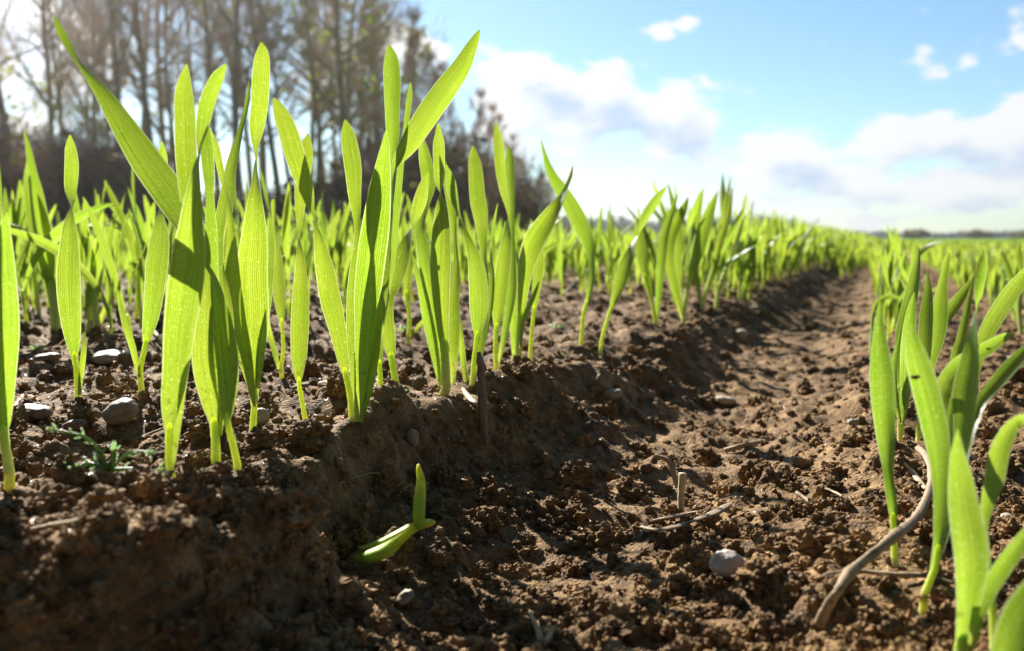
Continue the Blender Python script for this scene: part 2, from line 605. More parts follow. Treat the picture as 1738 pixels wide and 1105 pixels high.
# ------------------------------------------------------------------ the ground sheet: fine near the camera, out to the horizon
def ground_mesh():
    dense = np.linspace(-.58, .56, 1120)
    ex = np.geomspace(.002, 5.0, 46)
    S = np.concatenate((-.58 - ex[::-1], dense, .56 + ex))
    ys = list(-np.geomspace(40, .05, 56))
    while ys[-1] < 900:
        y = ys[-1]
        ys.append(y + (max(.02, -.25 * y) if y < .06 else .004 if y < .095 else max(.00072, .0027 * y) if y < 6 else .05 * y))
    Yr = np.array(ys)
    X = (np.where(Yr > 0, Yr, -.9 * Yr)[:, None] + .35) * S[None, :]
    Y = np.repeat(Yr[:, None], len(S), 1)
    gy = np.gradient(Yr)[:, None] * np.ones_like(X)
    gx = np.abs(np.gradient(X, axis=1))
    sp = np.maximum(gx, gy)
    Z = ground(X.ravel(), Y.ravel(), sp.ravel()).reshape(X.shape)
    nr, nc = X.shape
    i = np.arange(nr * nc).reshape(nr, nc)
    F = np.stack((i[:-1, :-1], i[:-1, 1:], i[1:, 1:], i[1:, :-1]), -1).reshape(-1, 4)
    V = np.stack((X, Y, Z), -1).reshape(-1, 3)
    o = mesh_np('ground', V, F, M_SOIL, None, True)
    tag(o, 'dark crumbly soil of the drilled field with a wheel furrow', 'soil', None, 'structure')
    return o


ground_mesh()


def icosphere(sub):
    t = (1 + 5 ** .5) / 2
    V = [(-1, t, 0), (1, t, 0), (-1, -t, 0), (1, -t, 0), (0, -1, t), (0, 1, t), (0, -1, -t), (0, 1, -t), (t, 0, -1), (t, 0, 1), (-t, 0, -1), (-t, 0, 1)]
    F = [(0, 11, 5), (0, 5, 1), (0, 1, 7), (0, 7, 10), (0, 10, 11), (1, 5, 9), (5, 11, 4), (11, 10, 2), (10, 7, 6), (7, 1, 8), (3, 9, 4), (3, 4, 2), (3, 2, 6), (3, 6, 8), (3, 8, 9), (4, 9, 5), (2, 4, 11), (6, 2, 10), (8, 6, 7), (9, 8, 1)]
    V = [np.array(v) / np.linalg.norm(v) for v in V]
    for _ in range(sub):
        cache, nf = {}, []
        def mid(a, b):
            k = (min(a, b), max(a, b))
            if k not in cache:
                m = V[a] + V[b]
                V.append(m / np.linalg.norm(m))
                cache[k] = len(V) - 1
            return cache[k]
        for a, b, c in F:
            x, y, z = mid(a, b), mid(b, c), mid(c, a)
            nf += [(a, x, z), (b, y, x), (c, z, y), (x, y, z)]
        F = nf
    return np.array(V), np.array(F)


ICO = [icosphere(k) for k in range(5)]


def lumps(V, seed, amp=.25, freq=1.7):
    """radial bumps on a unit sphere"""
    r = np.ones(len(V))
    for k in range(3):
        f = freq * 1.9 ** k
        r += amp / 1.6 ** k * (perlin(V[:, 0] * f + seed * 3.1, V[:, 1] * f, seed + k) + perlin(V[:, 1] * f + 9.2, V[:, 2] * f + seed, seed + 50 + k) + perlin(V[:, 2] * f + 4.7, V[:, 0] * f + 2.3, seed + 90 + k)) * .62
    return V * r[:, None]


def soil_clods():
    """loose crumbs of soil lying on the surface"""
    proto = {1: [lumps(ICO[1][0], 100 + k, .30) for k in range(10)], 2: [lumps(ICO[2][0], 200 + k, .34) for k in range(10)], 3: [lumps(ICO[3][0], 300 + k, .42, 2.2) for k in range(8)]}
    n = 21000
    d = .15 * (2.6 / .15) ** (rng.random(n) ** 1.25)
    x = (rng.random(n) * 1.36 - .68) * (d + .04)
    r = np.exp(rng.normal(math.log(.00085), .62, n)) * (1 + .35 * d)
    r = np.clip(r, .0004, .0065)
    s, w = sw(x, d)
    r *= np.where((w > .02) & (w < .06), 1.15, 1)
    z = ground(x, d)
    ac = Acc()
    for k in range(n):
        lv = 3 if r[k] / d[k] > .009 else 2 if r[k] / d[k] > .004 else 1
        V = proto[lv][k % len(proto[lv])]
        a = rng.random() * 6.28
        ca, sa = math.cos(a), math.sin(a)
        sc = r[k] * (1 + .35 * (rng.random(3) - .5))
        sc[2] *= .85
        Vx, Vy = V[:, 0] * sc[0], V[:, 1] * sc[1]
        P = np.stack((Vx * ca - Vy * sa + x[k], Vx * sa + Vy * ca + d[k], V[:, 2] * sc[2] + z[k] + r[k] * .18), -1)
        ac.add(P, ICO[lv][1])
    o = ac.build('soil_crumbs', M_CLOD, smooth=False)
    tag(o, 'loose crumbs of brown soil strewn over the ground', 'soil crumbs', None, 'stuff')


soil_clods()


# ------------------------------------------------------------------ ribbons and tubes
def catmull(P, t):
    """P (n,k) control rows, t in 0..n-1"""
    n = len(P)
    i = np.clip(np.floor(t).astype(int), 0, n - 2)
    f = (t - i)[:, None]
    p0, p1, p2, p3 = P[np.maximum(i - 1, 0)], P[i], P[i + 1], P[np.minimum(i + 2, n - 1)]
    return .5 * (2 * p1 + (p2 - p0) * f + (2 * p0 - 5 * p1 + 4 * p2 - p3) * f ** 2 + (3 * p1 - p0 - 3 * p2 + p3) * f ** 3)


UU = np.array((-1, -.82, -.42, 0, .42, .82, 1.0))


def ribbon(ac, C, Wd, ang, ref, fold=.10, wave=0.0, seed=0, v0=0.0, v1=1.0):
    """leaf blade along points C with widths Wd, turned by ang about its axis; ref is the direction its face turns to at angle 0"""
    n = len(C)
    T = np.gradient(C, axis=0)
    T /= np.linalg.norm(T, axis=1)[:, None] + 1e-12
    N0 = ref - (ref * T).sum(1)[:, None] * T
    N0 /= np.linalg.norm(N0, axis=1)[:, None] + 1e-12
    S0 = np.cross(T, N0)
    ca, sa = np.cos(ang)[:, None], np.sin(ang)[:, None]
    S = S0 * ca + N0 * sa
    N = N0 * ca - S0 * sa
    hw = Wd[:, None] / 2
    vv = np.linspace(v0, v1, n)
    prof = fold * (np.abs(UU) ** 1.3 - .4) if np.isscalar(fold) else UU
    V = np.zeros((n, len(UU), 3))
    for k, u in enumerate(UU):
        off = (prof[k] * Wd)[:, None] if np.isscalar(fold) else (fold * (abs(u) ** 1.3 - .4) * Wd)[:, None]
        if wave:
            off = off + (wave * Wd * u * np.sin(vv * 9 + seed * 1.7 + u))[:, None]
        V[:, k] = C + S * hw * u + N * off
    m = len(UU)
    i = np.arange(n * m).reshape(n, m)
    F = np.stack((i[:-1, :-1], i[:-1, 1:], i[1:, 1:], i[1:, :-1]), -1).reshape(-1, 4)
    U = np.stack((np.repeat(((UU + 1) / 2)[None], n, 0), np.repeat(vv[:, None], m, 1)), -1).reshape(-1, 2)
    ac.add(V.reshape(-1, 3), F, U)


def tube(ac, C, rad, sides=8, v0=0., v1=1., cap=True, flat=1.0, ridges=0.0):
    C = np.asarray(C, float)
    rad = np.broadcast_to(np.asarray(rad, float), (len(C),))
    T = np.gradient(C, axis=0)
    T /= np.linalg.norm(T, axis=1)[:, None] + 1e-12
    ref = np.array((0.3, 1, 0.1)) if abs(T[:, 2]).mean() > .5 else np.array((0.05, 0.1, 1))
    A = ref - (T @ ref)[:, None] * T
    A /= np.linalg.norm(A, axis=1)[:, None] + 1e-12
    B = np.cross(T, A)
    th = np.linspace(0, 2 * np.pi, sides, endpoint=False)
    rr = rad[:, None] * (1 + ridges * np.cos(th * 5))[None, :]
    V = C[:, None] + (A[:, None] * (np.cos(th) * flat)[None, :, None] + B[:, None] * np.sin(th)[None, :, None]) * rr[..., None]
    n = len(C)
    i = np.arange(n * sides).reshape(n, sides)
    j = np.roll(i, -1, 1)
    F = np.stack((i[:-1], j[:-1], j[1:], i[1:]), -1).reshape(-1, 4)
    U = np.stack((np.repeat(th[None] / 6.28, n, 0), np.repeat(np.linspace(v0, v1, n)[:, None], sides, 1)), -1).reshape(-1, 2)
    V = V.reshape(-1, 3)
    if cap:
        V = np.concatenate((V, C[:1], C[-1:]))
        U = np.concatenate((U, [[.5, v0]], [[.5, v1]]))
        a, b = n * sides, n * sides + 1
        ac.add(V, F, U)
        base = ac.n - len(V)
        tri = [(a, j[0, k], i[0, k]) for k in range(sides)] + [(b, i[-1, k], j[-1, k]) for k in range(sides)]
        ac.F.setdefault(3, []).append(np.array(tri) + base)
    else:
        ac.add(V, F, U)


# ------------------------------------------------------------------ cereal seedlings
def fill_angles(vals, a0):
    n = len(vals)
    known = [(i, v) for i, v in enumerate(vals) if v is not None]
    if not known:
        return np.full(n, a0)
    xs, vs = [k for k, _ in known], [v for _, v in known]
    if xs[0] > 0:
        xs, vs = [0] + xs, [a0] + vs
    return np.interp(np.arange(n), xs, vs)


def blade(pts, depth, lean, off, origin, seed, stem=0.0, narrow=.89):
    """one leaf: photo-plane control points (x, y, width, turn) set out in space at the plant's own distance, bending by lean;
    with a stem length, the blade opens out of the sheath at that height"""
    rs = np.random.default_rng(seed)
    a0 = rs.uniform(-24, 24)
    A = fill_angles([p[3] if len(p) > 3 else None for p in pts], a0)
    P = np.array([[p[0], p[1], p[2], a] for p, a in zip(pts, A)], float)
    L = np.concatenate(([0], np.cumsum(np.hypot(*np.diff(P[:, :2], axis=0).T))))
    n = int(np.clip(L[-1] / 7, 9, 64))
    # even steps along the length, but several close ones at the tip so that it rounds off
    q = np.linspace(0, 1, n)
    q = np.concatenate((q[:-1], 1 - (1 - q[-2]) * np.array((.6, .35, .16, .06)), [1.0]))
    t = np.interp(q * L[-1], L, np.arange(len(P)))
    C = catmull(P, t)
    C[:, 2] = np.maximum(C[:, 2], .8)
    C[:, 3] = np.interp(t, np.arange(len(P)), P[:, 3])
    k = np.array((.25, .5, .25))
    for _ in range(2):
        C[1:-1, 3] = np.convolve(C[:, 3], k, 'valid')
    D = depth + off + lean * q ** 1.7 + .0015 * np.sin(q * 7 + seed)
    pos = np.array([at(x, y, d) for x, y, d in zip(C[:, 0], C[:, 1], D)])
    Wd = C[:, 2] * D / FPX * narrow
    j = 0
    if stem:
        j = int(np.clip(np.argmax(np.linalg.norm(pos - pos[0], axis=1) > stem), 2, len(pos) // 2))
        w0 = Wd[0]
        for i in range(j + 6):
            g = np.clip((i - j) / 6, 0, 1) ** .7
            Wd[i] = min(Wd[i], w0 * 1.02 * (1 - g) + Wd[min(j + 6, len(Wd) - 1)] * g) if i > j else min(Wd[i], w0 * 1.02)
    ref = CAM - pos
    ac = Acc()
    fold = np.full(len(pos), .09 + .09 * rs.random())
    fold[:j + 4] = np.maximum(fold[:j + 4], np.linspace(.55, .2, j + 4))
    ribbon(ac, pos - origin, Wd, np.radians(C[:, 3]), ref, fold=fold, wave=.02, seed=seed)
    return ac, pos, Wd, j


def seedling(base, leaves, label, group=None, depth=None, cat='seedling', mat=None):
    p, D = hit(*base)
    if depth:
        D = depth
        p = at(base[0], base[1], D)
    root = empty('barley_seedling', p)
    tag(root, label, cat, group)
    for i, lf in enumerate(leaves):
        pts, lean, off = lf if isinstance(lf, tuple) else (lf, random.uniform(-.012, .012), 0)
        if i and off == 0:
            off = (-1) ** i * .0022
        seed = int(abs(pts[-1][0] * 13 + pts[-1][1] * 7)) + i
        ac, pos, Wd, j = blade(pts, D, lean, off, p, seed, (.015 * D / .3 if pts[0][2] < 28 else .004) if i == 0 else 0)
        if 'scorched' in label or 'dark speck' in label:
            MARKED.append((root, pos, p))
        if i == 0:
            w0 = pts[0][2] * D / FPX / 2
            Cs = np.concatenate(([p + (0, 0, -.010), p + (0, 0, -.003)], pos[:j + 2])) - p
            rad = np.concatenate(([w0 * 1.05] * 2, np.linspace(w0, w0 * .80, j + 1), [w0 * .35]))
            ac.trim(max(j - 2, 0))
            st = Acc()
            tube(st, Cs, rad, 12, 0, 1)
            st.build('stem', M_STEM_B if mat else M_STEM, root)
        ac.build('leaf', mat or M_LEAF, root)
    return root


MARKED = []
G_A = 'seedlings along the edge of the seed bed'
G_Z = 'seedlings in the second row from the bed edge'
G_B = 'seedlings in the row right of the wheel furrow'
HERO = [
 ((15, 806), [([(16, 804, 17), (12, 775, 17), (6, 735, 24), (6, 650, 40), (8, 560, 50), (5, 480, 46), (4, 420, 36), (12, 361, 3)], -.005, 0),
              ([(14, 790, 12), (0, 700, 26), (-14, 560, 40), (-14, 420, 34), (-3, 330, 12), (-2, 272, 2)], .01, .003)],
  'pale wide-bladed seedling cut by the left edge of the photo', G_A),
 ((132, 682), [([(132, 682, 11), (131, 640, 13), (125, 590, 25), (119, 520, 40), (117, 470, 43), (118, 430, 38), (119, 392, 30, 25), (121, 352, 28, 84), (121, 318, 26, 150), (122, 280, 25, 172), (120, 250, 19), (119, 229, 3)], .006, 0),
               ([(134, 670, 7), (138, 630, 10), (142, 590, 10), (144, 560, 1)], .004, -.003)],
  'seedling whose tall leaf pinches to a twist below its oval top, at left', G_Z),
 ((240, 657), [([(240, 657, 10), (238, 628, 11), (246, 590, 19), (259, 520, 33), (267, 450, 43), (272, 405, 40), (272, 375, 28, 45), (272, 355, 26, 84), (273, 325, 24, 130), (274, 300, 24, 165), (276, 265, 17, 172), (275, 240, 3)], .008, 0),
               ([(237, 640, 8), (226, 592, 13), (213, 550, 13), (203, 510, 8), (201, 492, 1)], -.004, -.002)],
  'V-shaped seedling with a short thin left leaf beside the long cream pebble', G_Z),
 ((291, 810), [([(291, 808, 14), (287, 775, 22), (289, 700, 38), (297, 640, 46), (305, 560, 58), (316, 480, 66), (322, 425, 60), (325, 385, 46, 12), (328, 350, 40, 25), (331, 322, 36, 45), (335, 290, 34, 66), (338, 266, 34, 85), (341, 240, 34, 112), (345, 215, 32, 136), (351, 180, 30, 160), (361, 150, 28, 170), (373, 125, 20, 175), (384, 109, 3, 175)], -.004, 0),
               ([(292, 790, 10), (300, 720, 16), (310, 640, 18), (322, 580, 12), (328, 545, 2)], .006, .003)],
  'broad wavy seedling at the front left, its twisted blade bending right at the top', G_A),
 ((367, 797), [([(367, 797, 17), (366, 750, 17), (364, 715, 20), (356, 680, 32), (347, 630, 40), (344, 580, 40), (345, 500, 36), (338, 440, 36), (328, 380, 34), (320, 320, 36), (317, 285, 38), (315, 245, 39), (314, 200, 38), (312, 160, 33), (314, 132, 20), (317, 109, 3)], .014, .002),
               ([(368, 740, 12), (372, 620, 22), (360, 480, 26), (358, 400, 24), (356, 330, 16), (353, 290, 24), (349, 240, 24), (343, 195, 14), (336, 172, 3)], .022, .006),
               ([(372, 740, 9), (382, 640, 15), (390, 560, 18), (386, 500, 16, 40), (380, 460, 12, 70), (382, 420, 13, 120), (386, 385, 2)], .01, .006)],
  'upright blunt-tipped seedling standing behind the broad front leaf', G_A),
 ((403, 792), [([(403, 790, 13), (397, 760, 14), (386, 715, 22), (385, 670, 44), (380, 610, 58), (373, 550, 54), (364, 498, 40, 30), (354, 455, 42, 76), (339, 415, 50, 128), (316, 370, 60, 160), (282, 320, 62, 172), (250, 275, 60, 172), (213, 218, 48, 168), (181, 167, 34, 158), (152, 128, 22, 138), (130, 100, 18, 116), (116, 76, 17, 150), (102, 50, 15, 170), (92, 28, 3, 170)], .034, 0)],
  'seedling with the giant blade leaning far up to the left, longest leaf of all', G_A),
 ((429, 742), [([(428, 742, 12), (431, 700, 12), (432, 665, 16), (428, 620, 28), (431, 570, 50), (430, 520, 58), (428, 470, 58), (431, 420, 54), (433, 385, 44, 10), (434, 345, 36, 35), (435, 310, 35, 66), (435, 272, 34, 86), (436, 240, 34, 120), (437, 213, 33, 150), (441, 180, 33, 168), (443, 140, 34), (445, 105, 31), (446, 85, 21), (443, 72, 4)], .004, 0),
               ([(430, 670, 10), (414, 610, 22), (398, 560, 27), (381, 500, 30), (373, 440, 36), (377, 390, 38), (387, 330, 34), (392, 290, 28), (399, 260, 24, 45), (408, 225, 20, 62), (416, 195, 16, 60), (421, 165, 10, 40), (423, 136, 2)], .022, .004),
               ([(431, 690, 9), (420, 610, 22), (405, 540, 32), (396, 470, 34), (392, 410, 30), (391, 370, 18, 40), (388, 341, 17, 78), (377, 297, 15, 145), (368, 256, 14, 168), (360, 230, 9), (355, 216, 2)], -.004, -.003),
               ([(436, 660, 9), (441, 605, 17), (446, 565, 15), (451, 525, 1)], -.004, -.004),
               ([(434, 680, 8), (440, 600, 14), (452, 520, 17), (458, 450, 16), (460, 400, 12), (457, 360, 2)], .014, .008)],
  'tall central-left seedling topped by a rounded upright blade above a thin twist', G_A),
 ((521, 727), [([(520, 726, 9), (516, 700, 16), (508, 650, 28), (508, 600, 31), (510, 550, 36), (511, 500, 33), (511, 450, 22, 25), (509, 415, 19, 66), (508, 390, 19, 108), (510, 350, 24, 145), (513, 310, 28, 165), (518, 270, 30, 170), (521, 245, 22), (523, 227, 3)], .008, 0)],
  'single dark slender leaf standing alone left of the central clump', G_A),
 ((602, 718), [([(598, 712, 12), (594, 670, 15), (583, 617, 20), (574, 563, 32), (562, 509, 40), (552, 455, 37), (545, 420, 28, 25), (540, 395, 24, 60), (535, 372, 24, 85), (528, 345, 28, 128), (519, 315, 32, 155), (508, 285, 36, 170), (497, 250, 38, 175), (488, 220, 36), (478, 195, 30), (469, 175, 16), (464, 166, 3)], -.006, -.002),
               ([(602, 715, 11), (603, 640, 20), (601, 560, 30), (604, 480, 30), (607, 420, 18, 20), (607, 385, 14, 50), (605, 355, 20, 20), (602, 330, 25, 5), (600, 290, 32, 5), (595, 255, 32, 0), (590, 225, 24), (586, 203, 3)], .006, .003),
               ([(608, 716, 16), (612, 640, 27), (618, 560, 41), (622, 500, 52), (630, 430, 57), (637, 380, 55), (643, 330, 46), (648, 290, 34), (653, 250, 18), (656, 220, 3)], -.010, -.005),
               ([(614, 715, 13), (621, 640, 22), (630, 580, 29), (640, 520, 35), (648, 460, 34), (654, 410, 28, 20), (658, 370, 25, 42), (661, 330, 25, 62), (664, 307, 28, 78), (669, 287, 30, 102), (679, 268, 32, 138), (695, 245, 38, 160), (713, 215, 43, 170), (736, 180, 45, 175), (761, 145, 43, 178), (784, 112, 35), (800, 80, 23), (809, 62, 13), (814, 50, 2)], .012, .002),
               ([(618, 700, 10), (640, 560, 20), (652, 450, 24), (661, 360, 20, 40), (665, 310, 19, 58), (667, 270, 22, 30), (667, 230, 25, 8), (666, 190, 28, 5), (666, 150, 32), (665, 115, 31), (663, 92, 21), (659, 77, 4)], .018, .005),
               ([(620, 690, 8), (646, 560, 10), (666, 430, 14), (675, 330, 14), (682, 260, 12), (688, 220, 10), (693, 180, 12), (696, 157, 10), (697, 139, 2)], .035, .012),
               ([(606, 712, 9), (606, 640, 16), (612, 560, 22), (618, 480, 22), (612, 430, 18, 40), (622, 392, 16, 70), (628, 350, 18, 120), (634, 310, 12, 160), (641, 276, 2)], .022, .009),
               ([(612, 712, 9), (626, 660, 15), (636, 600, 18), (642, 540, 15), (647, 500, 2)], -.006, -.007)],
  'largest central clump of several blades, one wide leaf slanting up to the right', G_A),
 ((645, 697), [([(645, 697, 10), (646, 660, 14), (644, 610, 20), (640, 555, 19), (638, 510, 17), (637, 450, 15), (635, 402, 2)], .01, 0)],
  'narrow upright seedling close behind the right side of the central clump', G_A),
 ((679, 684), [([(678, 684, 13), (670, 640, 27), (662, 590, 31), (656, 545, 29), (657, 505, 29, 20), (665, 480, 37, 8), (677, 450, 39), (687, 420, 32, 40), (696, 397, 26, 70), (702, 380, 25, 98), (708, 360, 27, 142), (715, 335, 26, 165), (720, 312, 16), (727, 292, 2)], .012, 0)],
  'seedling bending right with a grey shine at its fold, by the two-leaved weed', G_A),
 ((752, 660), [([(757, 660, 17), (756, 620, 19), (752, 560, 23), (749, 510, 32), (748, 455, 40), (749, 425, 39), (750, 385, 35), (750, 350, 26, 30), (748, 330, 22, 76), (747, 315, 22, 130), (746, 290, 22, 160), (745, 250, 23, 170), (745, 230, 16), (743, 209, 3)], -.004, 0),
               ([(750, 655, 12), (747, 600, 17), (738, 540, 19), (728, 480, 27), (721, 440, 29), (717, 410, 27, 30), (714, 385, 25, 52), (718, 350, 26, 20), (728, 310, 29), (722, 270, 25), (716, 240, 14), (709, 212, 2)], .012, .004),
               ([(766, 652, 12), (770, 600, 20), (772, 550, 22), (772, 500, 22), (775, 450, 17), (773, 410, 12, 60), (769, 370, 15, 20), (762, 320, 19), (757, 290, 15), (752, 268, 2)], .018, .006),
               ([(748, 655, 8), (736, 600, 13), (724, 545, 15), (716, 500, 13), (706, 455, 8), (700, 430, 2)], .008, .006)],
  'sturdy three-leaved seedling with a small dark speck on its broad blade', G_A),
 ((801, 648), [([(802, 648, 10), (805, 610, 17), (810, 570, 27), (813, 520, 36), (811, 470, 36), (805, 435, 27, 20), (797, 410, 21, 50), (788, 385, 20, 76), (778, 355, 24, 112), (769, 325, 25, 140), (764, 300, 17, 160), (757, 280, 2)], -.006, 0),
               ([(804, 645, 8), (812, 600, 16), (820, 540, 22), (823, 480, 19), (822, 440, 14, 45), (820, 412, 17, 20), (816, 370, 27, 0), (811, 340, 30), (807, 290, 27), (804, 265, 18), (803, 247, 3)], .02, .005),
               ([(791, 648, 8), (786, 610, 12), (783, 575, 10), (782, 540, 2)], .004, .003),
               ([(806, 645, 7), (820, 580, 13), (832, 520, 15), (836, 470, 13, 40), (834, 430, 11, 70), (838, 385, 11, 130), (845, 345, 2)], .014, .007)],
  'seedling just behind the brown standing stub, with a blunt upright blade', G_A),
 ((843, 633), [([(843, 633, 9), (841, 590, 17), (844, 540, 25), (850, 490, 29), (856, 440, 29), (860, 410, 22, 30), (863, 378, 20, 76), (862, 350, 20, 116), (856, 325, 19, 142), (850, 290, 20, 160), (847, 250, 21, 170), (844, 225, 14), (841, 209, 3)], .006, 0),
               ([(846, 620, 7), (858, 560, 14), (868, 500, 19), (869, 450, 17), (868, 400, 15), (868, 360, 14), (867, 330, 17), (865, 290, 21), (865, 265, 15), (861, 245, 2)], .03, .008)],
  'tall slim seedling with paired rounded tips beside the brown standing stub', G_A),
 ((878, 617), [([(880, 617, 12), (882, 560, 13), (886, 515, 17), (890, 475, 25), (896, 440, 35), (908, 408, 41), (922, 385, 39), (938, 360, 30, 25), (950, 342, 26, 50), (958, 328, 22, 68), (966, 308, 14, 60), (970, 294, 8, 40), (972, 281, 2)], .004, 0),
               ([(874, 617, 10), (872, 560, 14), (871, 520, 17), (869, 480, 21), (866, 440, 22), (861, 400, 13), (857, 375, 2)], .012, .003),
               ([(884, 590, 6), (888, 545, 8), (905, 505, 9), (915, 478, 2)], -.006, -.004)],
  'seedling with a hooked leaf curving right to a fine folded tip', G_A),
 ((900, 608), [([(900, 607, 8), (902, 570, 12), (906, 530, 15), (910, 490, 19), (915, 450, 21), (917, 425, 12), (921, 400, 2)], .01, 0)],
  'short plain seedling half hidden behind the hooked leaf', G_A),
 ((986, 594), [([(986, 593, 8), (988, 558, 12), (991, 530, 17), (1000, 500, 20), (1005, 470, 15, 40), (1005, 445, 19, 58), (1000, 415, 27, 28), (985, 380, 33, 10), (967, 345, 30), (950, 318, 25, 20), (936, 295, 18), (926, 268, 10), (918, 237, 2)], .01, 0)],
  'seedling folding sharply left to a spear tip against the sky', G_A),
 ((1019, 600), [([(1019, 599, 7), (1022, 575, 10), (1030, 545, 18), (1042, 510, 22), (1054, 478, 25), (1064, 445, 25, 25), (1074, 420, 20, 55), (1082, 402, 18, 86), (1090, 382, 18, 130), (1097, 366, 19, 160), (1107, 350, 19), (1117, 335, 16), (1126, 324, 9), (1132, 317, 2)], .014, 0)],
  'lone slanting seedling with one twisted leaf pointing up to the right', G_A),
 ((1112, 552), [([(1113, 551, 8), (1108, 520, 15), (1098, 480, 23), (1090, 440, 25), (1085, 400, 19), (1079, 368, 2)], .01, 0),
                ([(1114, 550, 6), (1118, 500, 12), (1122, 450, 17), (1128, 400, 17), (1140, 360, 11), (1150, 330, 2)], .02, .004)],
  'forked bright seedling on the bed edge beyond the lone slanting one', G_A),
 ((1160, 546), [([(1160, 545, 8), (1163, 515, 17), (1172, 470, 26), (1183, 430, 28), (1196, 385, 25), (1208, 350, 15), (1218, 325, 2)], .012, 0),
                ([(1158, 540, 6), (1146, 490, 15), (1136, 440, 19), (1140, 400, 20), (1158, 360, 17), (1168, 335, 2)], .025, .004),
                ([(1158, 540, 6), (1150, 470, 12), (1152, 400, 16), (1145, 360, 13), (1134, 312, 2)], .03, .01)],
  'broad slanting seedling with its widest blade rising right into the sky', G_A),
 ((1192, 522), [([(1192, 522, 7), (1200, 490, 13), (1212, 450, 17), (1222, 410, 15), (1235, 370, 13), (1243, 318, 2)], .015, 0),
                ([(1190, 520, 6), (1182, 470, 12), (1176, 420, 14), (1184, 370, 12), (1194, 318, 2)], .02, .004)],
  'dark-tipped blurred seedling behind the broad slanting one', G_A),
 ((1216, 522), [([(1216, 521, 8), (1220, 490, 15), (1235, 450, 19), (1250, 412, 14, 40), (1262, 372, 5)], .01, 0)],
  'blurred seedling with a withered straw-white leaf end', G_A),
 # left, second and third rows
 ((92, 564), [([(92, 563, 13), (90, 520, 24), (84, 470, 30), (78, 420, 32), (70, 375, 32), (63, 330, 26), (56, 295, 18), (48, 250, 10), (40, 220, 2)], .01, 0),
              ([(94, 545, 10), (84, 480, 22), (64, 420, 20), (54, 370, 18), (47, 310, 15), (49, 262, 3)], .02, .006)],
  'tall seedling at left whose dark pointed tip stands against the hedge', G_Z),
 ((66, 530), [([(66, 528, 8), (60, 480, 14), (50, 430, 17), (42, 390, 17), (36, 345, 17), (34, 306, 3)], .01, 0),
              ([(66, 528, 7), (52, 470, 12), (30, 420, 14), (12, 380, 14), (10, 350, 12), (8, 318, 2)], .02, .004)],
  'blurred seedling at far left with a blunt tip beside the dark-tipped one', G_Z),
 ((164, 552), [([(164, 551, 14), (160, 505, 17), (165, 450, 15), (172, 400, 11), (168, 365, 10), (167, 330, 2)], .01, 0),
               ([(170, 550, 10), (185, 500, 11), (183, 440, 12), (190, 390, 10), (196, 350, 2)], .02, .004),
               ([(182, 540, 6), (190, 490, 9), (175, 440, 10), (150, 412, 5), (140, 400, 2)], .01, -.003)],
  'dark stubby seedling in the background between the two twisted leaves at left', G_Z),
 ((241, 545), [([(241, 545, 7), (238, 520, 9), (234, 470, 15), (226, 420, 15), (214, 385, 12), (203, 360, 11), (190, 333, 10), (177, 306, 3)], .015, 0)],
  'seedling leaning left under the giant slanting leaf', G_Z),
 ((478, 628), [([(477, 627, 7), (481, 590, 12), (478, 540, 22), (474, 490, 25), (470, 440, 24), (468, 410, 14, 30), (466, 385, 9, 60), (464, 345, 9, 20), (463, 338, 3)], .008, 0),
               ([(473, 627, 7), (464, 590, 11), (456, 560, 10), (452, 520, 2)], .004, .003)],
  'small seedling with a nipped brown tip between the two front groups', G_Z),
 ((693, 582), [([(693, 581, 8), (695, 540, 13), (690, 500, 19), (692, 470, 17), (694, 430, 12), (698, 395, 2)], .01, 0),
               ([(697, 572, 5), (712, 552, 8), (728, 538, 7), (740, 530, 2)], .0, -.002)],
  'small seedling with a low side blade, seen through the gap in the middle', G_Z),
 ((735, 565), [([(735, 565, 10), (730, 520, 16), (722, 470, 20), (712, 420, 18), (702, 370, 14), (690, 330, 2)], .012, 0),
               ([(738, 565, 8), (745, 520, 12), (752, 470, 14), (768, 410, 12), (780, 360, 2)], .02, .004)],
  'pale pair of blades behind the sturdy three-leaved seedling', G_Z),
 # right of the furrow
 ((1520, 957), [([(1519, 956, 12), (1517, 910, 15), (1516, 866, 19), (1512, 828, 24, 38), (1509, 795, 30, 52), (1505, 750, 36, 28), (1500, 690, 42, 6), (1497, 640, 44, 4), (1494, 600, 34), (1492, 560, 20), (1493, 530, 9), (1493, 508, 2)], -.006, 0)],
  'single smooth spear-shaped leaf nearest the furrow on the right', G_B),
 ((1529, 739), [([(1529, 738, 11), (1528, 700, 13), (1527, 660, 17), (1528, 605, 24), (1534, 555, 26), (1545, 510, 26), (1553, 470, 20), (1558, 440, 10), (1559, 420, 2)], .005, 0),
                ([(1531, 720, 9), (1538, 650, 22), (1541, 585, 25), (1547, 530, 18), (1552, 496, 2)], -.008, -.004),
                ([(1528, 715, 8), (1517, 660, 15), (1518, 620, 15), (1524, 585, 8), (1530, 560, 2)], -.004, -.003)],
  'seedling with a tall folded pointed blade behind the smooth spear leaf', G_B),
 ((1558, 750), [([(1558, 749, 8), (1560, 700, 10), (1565, 650, 20), (1569, 600, 25), (1572, 540, 25), (1575, 495, 15), (1574, 460, 2)], .004, 0),
                ([(1560, 740, 8), (1574, 630, 22), (1587, 570, 35), (1595, 520, 30), (1600, 480, 17), (1607, 445, 11), (1611, 428, 2)], .01, .004),
                ([(1560, 740, 7), (1572, 640, 12), (1590, 565, 19), (1604, 540, 22), (1622, 515, 22), (1640, 490, 15), (1655, 468, 3)], .016, .008)],
  'bushy seedling behind the scorched leaf with one pale blade lying right', G_B),
